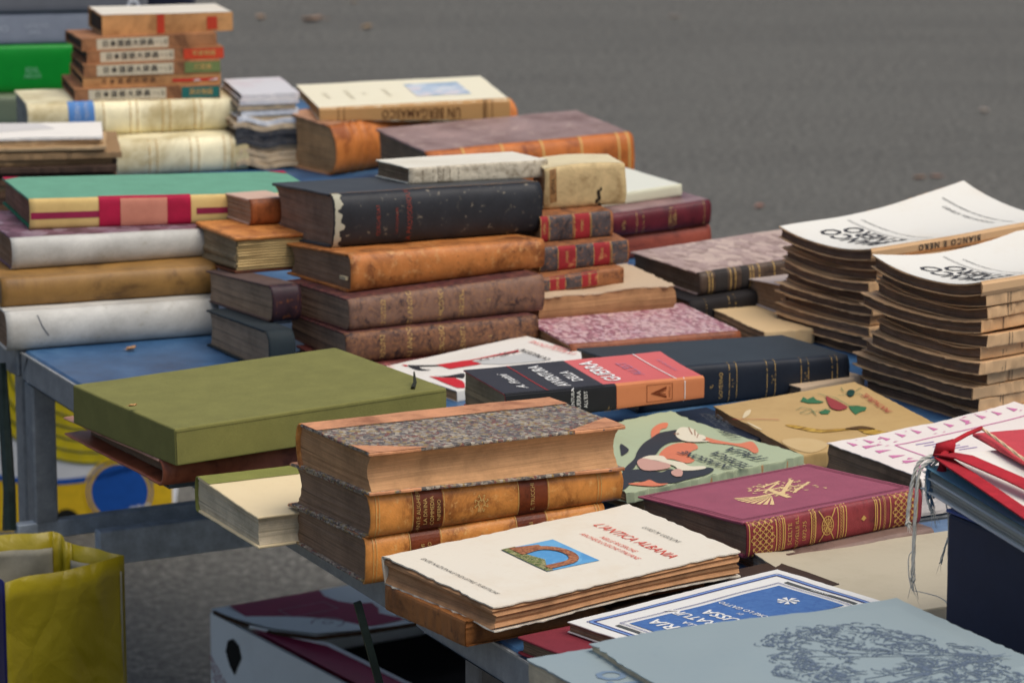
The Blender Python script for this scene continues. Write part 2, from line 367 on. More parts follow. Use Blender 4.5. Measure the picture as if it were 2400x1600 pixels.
# where every book lies: base corner (m), turn (deg), length, depth, thickness, slopes of the under and upper faces
PLACE = {
 'A1': dict(loc=(-0.5354, 4.1892, 0.75), yaw=20, L=0.234, W=0.16, T=0.043, bx=0.0, by=0.0, tx=-0.0086, ty=0.0),
 'A2': dict(loc=(-0.5428, 4.2123, 0.793), yaw=20, L=0.24, W=0.16, T=0.032, bx=-0.0086, by=0.0, tx=-0.0052, ty=0.0),
 'A3': dict(loc=(-0.5356, 4.2544, 0.8249), yaw=21, L=0.218, W=0.16, T=0.035, bx=-0.0052, by=0.0001, tx=-0.0242, ty=0.0001),
 'A4': dict(loc=(-0.5222, 4.3084, 0.8591), yaw=18, L=0.325, W=0.155, T=0.034, bx=-0.0242, by=-0.0012, tx=-0.0358, ty=-0.0247),
 'C1': dict(loc=(-0.7204, 4.9549, 0.75), yaw=8, L=0.228, W=0.15, T=0.072, bx=0.0, by=0.0, tx=-0.016, ty=0.0),
 'D1': dict(loc=(-0.52, 5.189, 0.75), yaw=17, L=0.1825, W=0.12, T=0.046, bx=0.0, by=0.0, tx=0.0003, ty=0.0),
 'D2': dict(loc=(-0.6316, 5.2157, 0.796), yaw=15, L=0.2759, W=0.12, T=0.046, bx=0.0003, by=0.0, tx=-0.0172, ty=0.0),
 'E6': dict(loc=(-0.5729, 5.248, 0.8409), yaw=14, L=0.1936, W=0.125, T=0.016, bx=-0.0172, by=-0.0003, tx=-0.0078, ty=-0.0003),
 'E5': dict(loc=(-0.5632, 5.2598, 0.8568), yaw=14, L=0.1832, W=0.125, T=0.014, bx=-0.0078, by=-0.0003, tx=-0.0021, ty=0.0),
 'E4': dict(loc=(-0.561, 5.2592, 0.8708), yaw=14, L=0.1813, W=0.125, T=0.0165, bx=-0.0021, by=0.0, tx=-0.0011, ty=-0.02),
 'E3': dict(loc=(-0.5579, 5.2701, 0.887), yaw=15, L=0.1816, W=0.125, T=0.016, bx=-0.0014, by=-0.02, tx=0.0002, ty=-0.035),
 'E2': dict(loc=(-0.5652, 5.2744, 0.9028), yaw=16, L=0.1811, W=0.125, T=0.0165, bx=-0.0004, by=-0.035, tx=0.0017, ty=-0.05),
 'E1': dict(loc=(-0.5414, 5.3111, 0.918), yaw=14, L=0.1747, W=0.13, T=0.027, bx=0.0035, by=-0.0499, tx=-0.0096, ty=-0.055),
 'H1': dict(loc=(-0.2285, 5.1953, 0.75), yaw=42, L=0.32, W=0.1021, T=0.064, bx=0.0, by=0.0, tx=0, ty=0.0923),
 'Berg': dict(loc=(-0.251, 5.2308, 0.8178), yaw=14, L=0.2557, W=0.165, T=0.0165, bx=-0.0433, by=0.0815, tx=0.0077, ty=0.03),
 'H2': dict(loc=(-0.1039, 5.0383, 0.75), yaw=27, L=0.2939, W=0.1609, T=0.06, bx=0.0, by=0.0, tx=0.0068, ty=0.0397),
 'K5': dict(loc=(-0.1766, 4.0803, 0.75), yaw=26, L=0.2276, W=0.12, T=0.009, bx=0.0, by=0.0, tx=-0.0044, ty=0.0),
 'K4': dict(loc=(-0.1719, 4.0922, 0.759), yaw=26, L=0.2229, W=0.155, T=0.034, bx=-0.0044, by=0.0, tx=-0.0109, ty=-0.0515),
 'K3': dict(loc=(-0.1686, 4.1049, 0.7924), yaw=29, L=0.2322, W=0.148, T=0.034, bx=-0.0136, by=-0.0509, tx=0.0094, ty=-0.045),
 'K2': dict(loc=(-0.1678, 4.1413, 0.8251), yaw=30, L=0.235, W=0.15, T=0.042, bx=0.0086, by=-0.0452, tx=-0.0306, ty=-0.0997),
 'K1': dict(loc=(-0.1877, 4.2008, 0.8606), yaw=28, L=0.2508, W=0.158, T=0.058, bx=-0.0271, by=-0.1007, tx=-0.0344, ty=-0.0863),
 'J': dict(loc=(-0.1115, 4.3078, 0.9095), yaw=23, L=0.1638, W=0.1, T=0.018, bx=-0.0267, by=-0.089, tx=-0.0148, ty=-0.0761),
 'L4': dict(loc=(-0.2512, 4.0888, 0.75), yaw=29, L=0.03, W=0.155, T=0.046, bx=0.0, by=0.0, tx=-0.0319, ty=-0.0423),
 'L3': dict(loc=(-0.2505, 4.1395, 0.7933), yaw=30, L=0.034, W=0.16, T=0.04, bx=-0.0326, by=-0.0417, tx=-0.0335, ty=-0.0768),
 'L2': dict(loc=(-0.2963, 4.245, 0.8241), yaw=26, L=0.082, W=0.115, T=0.04, bx=-0.0281, by=-0.0789, tx=-0.0263, ty=-0.0311),
 'L1': dict(loc=(-0.2833, 4.3193, 0.8611), yaw=28, L=0.05, W=0.07, T=0.029, bx=-0.0273, by=-0.0302, tx=-0.0313, ty=-0.0591),
 'M6': dict(loc=(0.0613, 4.1078, 0.75), yaw=22, L=0.1954, W=0.15, T=0.028, bx=0.0, by=0.0, tx=-0.0109, ty=0.0),
 'M5': dict(loc=(0.0283, 4.2288, 0.75), yaw=24, L=0.1635, W=0.13, T=0.05, bx=0.0, by=0.0, tx=0.0119, ty=0.0),
 'M4': dict(loc=(0.0284, 4.2536, 0.8001), yaw=26, L=0.1037, W=0.11, T=0.016, bx=0.0119, by=-0.0004, tx=0.0335, ty=-0.0004),
 'M3': dict(loc=(0.0304, 4.2834, 0.8166), yaw=21, L=0.1042, W=0.11, T=0.027, bx=0.0334, by=0.0025, tx=0.0123, ty=0.0025),
 'M2': dict(loc=(0.0315, 4.3137, 0.8438), yaw=20, L=0.0835, W=0.11, T=0.028, bx=0.0122, by=0.0027, tx=0.0172, ty=0.0027),
 'M1': dict(loc=(0.0363, 4.3524, 0.8722), yaw=17, L=0.0923, W=0.06, T=0.046, bx=0.0171, by=0.0036, tx=0.0074, ty=0.0036),
 'O2': dict(loc=(0.0948, 4.6475, 0.75), yaw=28, L=0.1607, W=0.14, T=0.03, bx=0.0, by=0.0, tx=0.0103, ty=0.0),
 'O1': dict(loc=(0.0895, 4.635, 0.7799), yaw=30, L=0.1694, W=0.14, T=0.027, bx=0.0103, by=-0.0004, tx=0.0313, ty=-0.0004),
 'O0': dict(loc=(0.1005, 4.6877, 0.808), yaw=30, L=0.1176, W=0.13, T=0.014, bx=0.0313, by=-0.0004, tx=0.0352, ty=-0.0004),
 'N2': dict(loc=(0.1949, 4.3047, 0.75), yaw=30, L=0.1, W=0.1, T=0.03, bx=0.0, by=0.0, tx=0.0242, ty=0.0),
 'N1': dict(loc=(0.2055, 4.3293, 0.7805), yaw=30, L=0.24, W=0.1456, T=0.026, bx=0.0242, by=0.0, tx=0.0238, ty=-0.0099),
 'P2': dict(loc=(0.2695, 4.2093, 0.75), yaw=24, L=0.06, W=0.13, T=0.018, bx=0.0, by=0.0, tx=-0.0228, ty=0.002),
 'P1': dict(loc=(0.2983, 4.2873, 0.7668), yaw=27, L=0.05, W=0.1, T=0.035, bx=-0.0227, by=0.0032, tx=-0.0004, ty=-0.0935),
 'Q': dict(loc=(0.3772, 4.1634, 0.75), yaw=36, L=0.268, W=0.1525, T=0.118, bx=0.0, by=0.0, tx=-0.0192, ty=0.005),
 'R': dict(loc=(0.4602, 3.8719, 0.75), yaw=36, L=0.25, W=0.1666, T=0.146, bx=0.0, by=0.0, tx=0.0, ty=-0.0209),
 'S': dict(loc=(0.1273, 3.9211, 0.75), yaw=27, L=0.2446, W=0.135, T=0.046, bx=0.0, by=0.0, tx=-0.0459, ty=-0.045),
 'T': dict(loc=(-0.0069, 3.7362, 0.787), yaw=28, L=0.2196, W=0.0855, T=0.0285, bx=0.0, by=0.0, tx=-0.0331, ty=0.067),
 'U': dict(loc=(-0.056, 3.9728, 0.75), yaw=35, L=0.1802, W=0.135, T=0.012, bx=0.0, by=0.0, tx=0.0515, ty=-0.0107),
 'Og': dict(loc=(-0.3177, 3.6347, 0.75), yaw=29, L=0.27, W=0.19, T=0.015, bx=0.0, by=0.0, tx=-0.0216, ty=0.0),
 'Ob': dict(loc=(-0.318, 3.5824, 0.7656), yaw=30, L=0.29, W=0.2267, T=0.025, bx=-0.0216, by=0.0004, tx=0.0115, ty=-0.0327),
 'O': dict(loc=(-0.3055, 3.5617, 0.7913), yaw=31, L=0.2847, W=0.2189, T=0.035, bx=0.0109, by=-0.0329, tx=0.0105, ty=-0.0204),
 'Be': dict(loc=(-0.2233, 3.4331, 0.75), yaw=27, L=0.11, W=0.1444, T=0.029, bx=0.0, by=0.0, tx=-0.0067, ty=0.0315),
 'd3': dict(loc=(-0.1232, 3.317, 0.75), yaw=27, L=0.2304, W=0.1645, T=0.042, bx=0.0, by=0.0, tx=0.0111, ty=-0.0541),
 'd2': dict(loc=(-0.121, 3.3151, 0.7922), yaw=28, L=0.2466, W=0.1585, T=0.039, bx=0.0102, by=-0.0543, tx=-0.0332, ty=-0.0553),
 'd1': dict(loc=(-0.1206, 3.311, 0.8314), yaw=28, L=0.2483, W=0.1463, T=0.037, bx=-0.0332, by=-0.0553, tx=-0.02, ty=-0.0321),
 'Ax': dict(loc=(-0.0383, 3.1444, 0.75), yaw=33, L=0.24, W=0.125, T=0.022, bx=0.0, by=0.0, tx=-0.0101, ty=0.0),
 'Al': dict(loc=(-0.0144, 3.1265, 0.7719), yaw=37, L=0.2598, W=0.1538, T=0.017, bx=-0.0101, by=0.0007, tx=0.0089, ty=0.0509),
 'V0': dict(loc=(0.1206, 3.5451, 0.75), yaw=36, L=0.2, W=0.1, T=0.014, bx=0.0, by=0.0, tx=0, ty=0.0),
 'V': dict(loc=(0.1059, 3.5333, 0.764), yaw=36, L=0.204, W=0.2, T=0.01, bx=0.0, by=0.0, tx=0.0184, ty=0.0),
 'W': dict(loc=(0.2745, 3.7021, 0.75), yaw=26, L=0.1603, W=0.175, T=0.015, bx=0.0, by=0.0, tx=0.0468, ty=0.05),
 'X': dict(loc=(0.3695, 3.5357, 0.75), yaw=30.5, L=0.22, W=0.15, T=0.037, bx=0, by=0, tx=0, ty=0),
 'Y2': dict(loc=(0.2183, 3.3544, 0.75), yaw=31, L=0.18, W=0.12, T=0.012, bx=0.0, by=0.0, tx=0.0165, ty=0.0),
 'Y': dict(loc=(0.2024, 3.359, 0.7618), yaw=33, L=0.191, W=0.1652, T=0.032, bx=0.0165, by=-0.0006, tx=0.0142, ty=-0.0782),
 'Z': dict(loc=(0.2926, 3.1878, 0.75), yaw=25.1, L=0.27, W=0.2, T=0.012, bx=0, by=0, tx=0, ty=0),
 'CC': dict(loc=(0.1422, 3.0191, 0.766), yaw=40.3, L=0.2338, W=0.15, T=0.009, bx=0, by=0, tx=0, ty=0),
 'BB': dict(loc=(0.1419, 2.5631, 0.8), yaw=30, L=0.3218, W=0.1722, T=0.05, bx=0.0, by=0.0, tx=0, ty=0),
 'G1': dict(loc=(-0.3579, 5.2403, 0.75), yaw=17, L=0.085, W=0.13, T=0.064, bx=0.0, by=0.0, tx=0, ty=0.0),
 'G2': dict(loc=(-0.3563, 5.2424, 0.814), yaw=16, L=0.0773, W=0.13, T=0.037, bx=0.0, by=0.0, tx=0, ty=0.0),
 'F0': dict(loc=(-0.8191, 5.5704, 0.75), yaw=8, L=0.2602, W=0.25, T=0.04, bx=0.0, by=0.0, tx=0, ty=0.0),
 'F1': dict(loc=(-0.8324, 5.5954, 0.79), yaw=8, L=0.2605, W=0.25, T=0.068, bx=0.0, by=0.0, tx=0, ty=0.0),
 'F2': dict(loc=(-0.8314, 5.599, 0.858), yaw=8, L=0.2662, W=0.25, T=0.045, bx=0.0, by=0.0, tx=0, ty=0.0),
 'F3': dict(loc=(-0.7829, 5.6018, 0.903), yaw=8, L=0.2751, W=0.25, T=0.045, bx=0.0, by=0.0, tx=0, ty=0.0),
 'BBl': dict(loc=(0.1058, 2.6584, 0.75), yaw=28.6, L=0.3247, W=0.2, T=0.088, bx=0, by=0, tx=0, ty=0),
 'BBu': dict(loc=(0.1406, 2.6691, 0.838), yaw=24.4, L=0.2587, W=0.2, T=0.006, bx=0, by=0, tx=0, ty=0),
}

PG_BROWN = pages(srgb(150, 122, 98)); PG_DARK = pages(srgb(140, 116, 92)); PG_WARM = pages(srgb(196, 150, 106), .6)
PG_GREY = pages(srgb(172, 160, 140)); PG_TAN = pages(srgb(190, 148, 105)); PG_CREAM = pages(srgb(215, 200, 170), .75)
BK, WH, RED = ink((.02, .02, .02)), ink((.75, .74, .7)), ink(srgb(200, 50, 45))
# ---------------------------------------------------------------- ground
def build_ground():
    t = NT("asphalt"); a = t.noise(60, 9, .85); b = t.noise(2.6, 6, .7); c = t.vor(80); st = t.noise(1, 7, .72, t.map((.5, 3.0, 1)))
    col = t.ramp(a, [(.36, (.035, .034, .031)), (.5, (.115, .111, .098)), (.64, (.30, .288, .252))])
    col = t.mix(t.ramp(c, [(.1, .45), (.5, .0)]), col, (.05, .047, .044))
    col = t.mix(t.ramp(b, [(.4, .0), (.62, .45)]), col, (.13, .127, .112))
    col = t.mix(t.ramp(st, [(.44, .0), (.66, .34)]), col, (.072, .070, .064))
    m = t.done(col, .9, t.bump(a, .6, .006), spec=.2)
    mb = MB(); mb.patch(lambda u, v: (-120+240*u, -60+240*v, 0), 24, 24)
    o = make("ground", mb, m); o['kind'] = 'structure'; o['label'] = 'grey asphalt of the open square'
build_ground()
_rl = random.Random(5)
def leaf(x, y, z, s, c, label):
    mb = MB(); r = _rl
    n = 7; top = []
    for i in range(n+1):
        q = i/n; w = s*.32*math.sin(math.pi*min(.97, q*.9+.06))*r.uniform(.8, 1.15)
        for k in (-1, 0, 1): top.append((s*(q-.5), w*k, z+.002+s*.16*(abs(k)*.8+(q-.5)**2*1.5)+r.uniform(0, s*.04)))
    f = [(i*3+k, i*3+3+k, i*3+4+k, i*3+1+k) for i in range(n) for k in (0, 1)]
    mb.add(top, f); mb.add([(p[0], p[1], p[2]-.0006) for p in top], [t[::-1] for t in f])
    a = r.uniform(0, 6.28); ca, sa = math.cos(a), math.sin(a)
    mb.v = [(x+p[0]*ca-p[1]*sa, y+p[0]*sa+p[1]*ca, p[2]) for p in mb.v]
    mb.tube([(x-s*.5*ca, y-s*.5*sa, z+.002+s*.06), (x-s*.85*ca, y-s*.85*sa, z+.004)], s*.02, 5)
    tag(make('fallen_leaf', mb, plain(c, .8, .3, 200)), label, 'leaf', 'dry leaves scattered about')
for x, y, s, c, l in ((-.726, 11.64, .042, (.42, .29, .19), 'pale tan dry leaf on the asphalt just right of the top left book pile'),
                      (-.575, 11.59, .062, (.30, .20, .14), 'wide pinkish brown leaf on the asphalt, second from the book pile'),
                      (-.413, 11.45, .042, (.36, .25, .14), 'small tan leaf on the asphalt straight above the pale paperback'),
                      (-.469, 11.95, .03, (.32, .25, .18), 'leaf by the top edge of the asphalt near the boxed pile'),
                      (.47, 11.65, .03, (.34, .29, .24), 'light leaf near the top middle edge of the asphalt'),
                      (.548, 8.807, .028, (.36, .19, .14), 'small reddish leaf on the asphalt right of the dark red books'),
                      (.935, 9.148, .03, (.30, .19, .13), 'brown leaf, left one of two just above the white magazines'),
                      (.975, 9.16, .028, (.32, .20, .15), 'brown leaf, right one of two just above the white magazines'),
                      (1.187, 10.05, .034, (.42, .36, .30), 'pale dry leaf at the far right of the asphalt')):
    leaf(x, y, 0, s, c, l)
# ---------------------------------------------------------------- trestle tables
U = Vector((.8979, .4402, 0)); V = Vector((-.4402, .8979, 0)); TO = Vector((-.083, 3.307, 0))
tp = lambda k, s, z: TO+U*k+V*s+Vector((0, 0, z))
def blue_top():
    t = NT("blue_table_paint"); f = t.noise(9, 7, .7); g = t.noise(1, 8, .75, t.map((4, 90, 4), rot=(0, 0, .45))); h = t.noise(40, 6, .7)
    col = t.ramp(f, [(.34, (.018, .055, .125)), (.52, (.038, .105, .22)), (.70, (.10, .20, .33))])
    col = t.mix(t.ramp(g, [(.60, .0), (.72, .55)]), col, (.12, .30, .60))
    col = t.mix(t.ramp(h, [(.62, .0), (.7, .5)]), col, (.02, .03, .06))
    return t.done(col, .35, t.bump(f, .15, .002), spec=.5)
def grey_metal(): 
    t = NT("worn_grey_metal"); f = t.noise(60, 7, .7)
    return t.done(t.ramp(f, [(.3, (.20, .225, .25)), (.6, (.30, .33, .36)), (.8, (.42, .44, .46))]), .45, t.bump(f, .15, .001), metal=.3)
TBLUE, TMETAL = blue_top(), grey_metal(); TEDGE = plain((.42, .44, .44), .4, .3, 120, .4); TGREEN = plain((.018, .030, .026), .35, .3, 80)
TRAIL = plain((.46, .52, .58), .4, .25, 60, .2); TWOOD = plain((.20, .19, .18), .7, .3, 40)
def table(label, k0, k1, s0, s1, legs, extra=None):
    base = tp(k0, s0, 0); r = thing('folding_table', label, 'table', base, math.atan2(U.y, U.x), 'blue folding tables under the books')
    Lk, Ls = k1-k0, s1-s0
    mb = MB(); mb.box(.003, Lk-.003, .003, Ls-.003, .733, .75, 10, 8, 1); make('table_top', mb, TBLUE, r, bevel=.002)
    mb = MB(); h0, h1, w = .718, .7475, .022
    for a in ((0, Lk, 0, w), (0, Lk, Ls-w, Ls), (0, w, w, Ls-w), (Lk-w, Lk, w, Ls-w)): mb.box(*a, h0, h1)
    make('frame', mb, TMETAL, r, bevel=.0015)
    mb = MB()
    for a in ((-.0012, 0, 0, Ls), (0, Lk, -.0012, 0)): mb.box(*a, .7462, .7482)
    make('edge_strip', mb, TEDGE, r)
    for k, s, w, m in legs:
        mb = MB(); mb.box(k, k+w, s, s+w, 0, h0); make('leg', mb, m, r, bevel=.002)
    if extra: extra(r)
    return r
def far_extra(r):
    for s, z0, z1, w in ((.955, .548, .567, .014), (.895, .528, .566, .016)):
        mb = MB(); mb.box(-.02 if s > .93 else .05, 1.15, s, s+w, z0, z1); make('stretcher', mb, TRAIL, r, bevel=.0012)
    mb = MB(); mb.tube([(-.012, 1.02, .73), (-.016, 1.0, .66), (-.022, .975, .60), (-.026, .965, .56)], [.006, .007, .007, .008]); make('brace', mb, TGREEN, r)
    mb = MB(); p = Vector((-.133, 3.345, .728)); q = Vector((.045, 3.40, 0))
    for e in (p, q): e -= tp(0, .012, 0)
    rot = lambda e: (e.x*U.x+e.y*U.y, -e.x*U.y+e.y*U.x, e.z)
    mb.beam(rot(p), rot(q), .0045, .0065); make('leg_brace', mb, TGREEN, r)
table('blue topped folding table with grey metal frame, under the olive box', 0, 1.2, .012, 1.0, ((.0, .955, .026, TMETAL), (1.16, .955, .026, TMETAL), (1.16, .01, .026, TMETAL)), far_extra)
table('near folding table with blue top and pale wooden leg, under the white art book', 0, 1.2, -1.1, -.002, ((.028, 1.03, .030, TWOOD), (1.15, 1.03, .03, TWOOD), (.03, .02, .03, TWOOD), (1.15, .02, .03, TWOOD)))
table('rear folding table carrying the pile with Japanese lettering', 0, .90, 1.012, 2.35, ((.01, .75, .026, TMETAL), (.86, .75, .026, TMETAL), (.01, .015, .026, TMETAL), (.86, .015, .026, TMETAL)))
leaf(-.405, 4.20, .75, .014, (.35, .2, .1), 'small brown leaf lying on the blue table top')
G_A = 'books piled with wide spines at the left'
# ---------------------------------------------------------------- left pile of wide spines
VEL = leather(srgb(182, 180, 172), srgb(180, 176, 166), srgb(150, 140, 120), 11, .6, .55, 1)
TAN = leather(srgb(140, 104, 54), srgb(112, 80, 42), srgb(90, 60, 30), 20, .7, .5, 2)
PURP = marbled((srgb(120, 88, 100), srgb(98, 70, 80), srgb(140, 120, 130), srgb(86, 60, 66)), 60, 3)
def wide(key, label, sp, bd, e=.95):
    b = Book(key, 'thick_book', label, 'book', G_A, amp=.0009)
    return b.hard(bd, sp, PG_BROWN, rnd=.30, e=e, sq=.002, rough=.0004)
b = wide('A1', 'white vellum book with a stained smooth spine, lying on the blue table', VEL, VEL)
d = Dec(b, 'spine', .0003); d.line([(.034, .045), (.038, .033), (.045, .022)], .0012); d.done('pen_stroke', ink((.06, .07, .09), .6, .35), b.so)
wide('A2', 'tan leather book with a plain spine, between two white vellum ones', TAN, TAN)
wide('A3', 'white vellum book with purple marbled sides, under the green book', VEL, PURP)
b = Book('A4', 'green_book', 'green book with a crimson label across its cream spine', 'book', G_A, amp=.0006)
CREAM = paper(srgb(214, 184, 118), srgb(150, 105, 50), .4, seed=4); CRIM = cloth(srgb(170, 22, 60), .2)
b.hard(cloth(srgb(104, 158, 130), .10), CREAM, pages(srgb(150, 110, 90)), rnd=.16, e=.55, bt=.0028, back=cloth(srgb(40, 110, 78), .2))
a = b.arc
d = Dec(b, 'spine', .0004); d.rect(.001, .085, a*.37, a*.55); d.rect(.185, .299, a*.37, a*.55); d.done('crimson_stripe', cloth(srgb(140, 30, 66), .2), b.so)
d = Dec(b, 'spine', .0008); d.rect(.076, .179, a*.0, a*1.0); d.done('crimson_label', CRIM, b.so)
d = Dec(b, 'spine', .0013); d.rect(.100, .152, a*.12, a*.88); d.done('paper_label', paper(srgb(205, 135, 112), srgb(150, 80, 60), .5, seed=5), b.so)
for x_ in (0, b.A): d = Dec(b, 'top', .0006); d.poly([(x_, b.B), (abs(x_-.020), b.B), (x_, b.B-.018)]); d.done('cover_corner', CRIM, b.fb)
# ---------------------------------------------------------------- small pile beside the central one
LEAF_OR = leather(srgb(196, 128, 66), srgb(160, 90, 40), srgb(110, 60, 28), 40, .62, .5, 3)
G_L = 'small books piled left of the central pile'
PGL = pages(srgb(168, 142, 116), .6)
b = Book('L4', 'small_book', 'book with blackish boards at the bottom of the pile by the vellum spines', 'book', G_L); b.hard(cloth(srgb(40, 48, 52), .25), cloth(srgb(34, 44, 48), .3, (.2, .16, .1), .68), PGL, rnd=.3, sq=.003)
b = Book('L3', 'small_book', 'book with dark violet spine above the blackish one', 'book', G_L); b.hard(cloth(srgb(92, 74, 68), .25), leather(srgb(52, 32, 38), srgb(40, 24, 30), srgb(140, 80, 36), 30, .56), PGL, rnd=.3)
b = Book('L2', 'broken_book', 'broken book with bare paper folds showing where its spine was', 'book', G_L, amp=.0012)
b.Rb = .004; b.e = .5
b.block(pages(srgb(150, 134, 104), .5, 250), .002, .004, 0, b0=.002, ragged=.0016)
r = random.Random(3); mb = MB()
for i in range(11):
    z = .0045+i*.0029; mb.tube([(.002+r.uniform(0, .002), .0015+r.uniform(-.0012, .0012), z), (.04, r.uniform(0, .0012), z+.0004), (.081, .0012, z+r.uniform(-.0005, .0005))], .0013, 6)
b.put('paper_fold', mb, paper(srgb(206, 178, 122), srgb(120, 85, 40), .5, seed=8))
mb = MB(); mb.box(-.001, b.A, -.003, b.B, b.T-.0042, b.T, 12, 10, 1); b.put('front_board', mb, LEAF_OR, bevel=.0012, fn=b.rough(.0012))
mb = MB(); mb.box(0, b.A, .0, b.B, 0, .003, 10, 8, 1); b.put('back_board', mb, leather(srgb(96, 50, 26), srgb(70, 36, 20), srgb(50, 28, 16)), bevel=.0006)
b = Book('L1', 'small_book', 'small book with brown leather spine on top of the broken one', 'book', G_L); b.hard(paper(srgb(205, 172, 150), srgb(150, 100, 70), .6, seed=9), leather(srgb(140, 78, 40), srgb(110, 56, 28), srgb(60, 34, 22), 60, .6), PGL, rnd=.25, sq=.001, gap=.0005)
# ---------------------------------------------------------------- central pile
G_K = 'old books in the central pile'
b = Book('K5', 'thin_book', 'thin book with dark red boards under the central pile', 'book', G_K); b.hard(leather(srgb(96, 48, 44), srgb(70, 34, 34), srgb(50, 26, 24)), leather(srgb(96, 48, 44), srgb(70, 34, 34), srgb(50, 26, 24)), PG_BROWN, rnd=.3, bt=.002)
MOT = leather(srgb(104, 70, 52), srgb(52, 34, 34), srgb(138, 94, 60), 60, .48, .6, 6)
MOT2 = leather(srgb(118, 88, 72), srgb(66, 48, 48), srgb(144, 102, 70), 60, .5, .6, 7)
REDB = marbled((srgb(92, 48, 48), srgb(66, 36, 40), srgb(60, 44, 42), srgb(112, 72, 60)), 220, 2)
def orlando(key, label, sp, a0):
    b = Book(key, 'mottled_book', label, 'book', G_K, amp=.0007); b.hard(REDB, sp, PG_BROWN, rnd=.24, e=.8, sq=.001, bt=.002, cave=.7, gap=.0005)
    d = Dec(b, 'spine', .0004); c = b.arc
    d.text('ORLANDO', a0+.031, c*.48, .0085, 90, cell=.003); d.text('FURIOSO', a0+.068, c*.48, .0085, 90, cell=.003)
    d.text('2S2S2S2', a0, c*.5, .0078, 90, cell=.003); d.text('2S2S2S2', a0+.092, c*.5, .0078, 90, cell=.003)
    d.text('I' if key == 'K4' else '2', a0+.124, c*.5, .006, 90)
    d.done('gilt_lettering', GOLD(.44), b.so); return b
orlando('K4', 'lower of two alike mottled brown books with gilt letters, lowest big one in the pile', MOT, .042)
orlando('K3', 'mottled brown gilt lettered book under the orange leather one', MOT2, .040)
ORG = leather(srgb(180, 112, 56), srgb(132, 76, 38), srgb(200, 148, 92), 26, .54, .45, 11, srgb(96, 54, 30))
b = Book('K2', 'orange_book', 'orange leather book with scuffed spine in the middle of the central pile', 'book', G_K, amp=.0009); b.hard(ORG, ORG, PG_BROWN, rnd=.26, e=.85, bt=.003, cave=.8, rough=.001)
d = Dec(b, 'spine', .0004); c = b.arc
for q in (.052, .095, .128, .162, .196): d.text('+ . + . +', q, c*.5, .006, 90)
d.text('STORIA', .070, c*.5, .0065, 90); d.text('D ITALIA', .082, c*.5, .005, 90); d.done('worn_lettering', ink(srgb(110, 84, 60), .6, .5), b.so)
mb = MB(); mb.box(.0005, .0035, .006, .020, .014, .0175, 1, 4, 2); b.put('paper_scrap', mb, paper(srgb(190, 175, 140)), fn=lambda c: b.warp((c[0]-.004, c[1], c[2])))
BLKC = cloth(srgb(40, 42, 46), .3, srgb(136, 126, 108), .602, .5, 3, 105)
b = Book('K1', 'black_book', 'thick black book with flaking spine and red lettering, upon orange leather', 'book', G_K, amp=.0008)
b.hard(cloth(srgb(64, 66, 68), .15, rough=.55), BLKC, pages(srgb(140, 116, 98)), rnd=.24, e=.8, bt=.003, cave=.9, rough=.0008)
d = Dec(b, 'spine', .0004); c = b.arc
d.text('QUICHERAT', .052, c*.48, .0062, 90); d.text('DICTIONNAIRE', .074, c*.45, .0042, 90); d.text('LA PROSODIQUE', .089, c*.52, .0082, 90); d.done('red_lettering', ink(srgb(140, 60, 48), .6, .40), b.so)
d = Dec(b, 'spine', .00045); r = random.Random(4)
pts = [(.0005+.001*r.random(), c*t/48) for t in range(49)]; d.poly(pts+[(.0085+.0035*math.sin(t*.55)*math.sin(t*.21+1)+r.uniform(-.0014, .0014), c*t/48) for t in range(48, -1, -1)]); d.done('bare_edge', paper(srgb(176, 172, 150), srgb(90, 80, 60), .5, seed=13), b.so)
d = Dec(b, 'top', .0005); pts = [(b.A*i/40, .0105+r.uniform(-.0012, .0012)) for i in range(41)]; d.poly(pts+[(p, q+.0016+r.uniform(-.0005, .001)) for p, q in pts[::-1]], .01); d.done('cracked_joint', paper(srgb(170, 128, 84), srgb(80, 50, 30), .7, seed=14), b.fb)
VELS = leather(srgb(196, 186, 164), srgb(160, 146, 122), srgb(96, 80, 62), 60, .57, .65, 15)
b = Book('J', 'vellum_book', 'small worn vellum book lying on the thick black book', 'book', None, amp=.0007); b.hard(paper(srgb(228, 222, 204), srgb(180, 165, 130), .3, seed=15), VELS, PG_DARK, rnd=.14, e=.5, bt=.0016, sq=.002, rough=.0012)
d = Dec(b, 'spine', .0003); c = b.arc
for q in (.016, .028, .034, .040, .048, .058): d.line([(q, c*.15), (q, c*.8)], .0007)
d.text('TACITI', .036, c*.5, .006, 90); d.done('ink_lines', ink(srgb(90, 76, 60), .8, .45), b.so)
# ---------------------------------------------------------------- labelled pile to the right of the central one
G_M = 'old volumes piled right of the central pile'
MARB = marbled((srgb(176, 124, 132), srgb(112, 58, 74), srgb(196, 168, 172), srgb(140, 84, 98), srgb(204, 176, 170)), 260, 4, stretch=(1, .6, 1))
b = Book('M6', 'marbled_book', 'flat book in pink marbled paper behind the dark blue book', 'book', None); b.hard(MARB, leather(srgb(140, 80, 52), srgb(110, 56, 40), srgb(170, 110, 70)), PG_TAN, rnd=.2, bt=.0025, rough=.001)
PAPB = paper(srgb(196, 172, 142), srgb(140, 100, 64), .5, seed=17)
b = Book('M5', 'paper_wrapped_book', 'uncut book in torn beige wrappers under the small label banded volumes', 'book', G_M, spine='back', amp=.0014, bend=lambda x, y, t: .0012*math.sin(x*70)*t); b.soft(PAPB, pages(srgb(176, 132, 92), .6, 400), .001, rough=.0035, ragged=.0022)
SPB = leather(srgb(150, 96, 58), srgb(106, 66, 46), srgb(60, 52, 54), 60, .56, .6, 18)
DKL = leather(srgb(78, 70, 70), srgb(52, 46, 48), srgb(160, 104, 62), 60, .53, .6, 19)
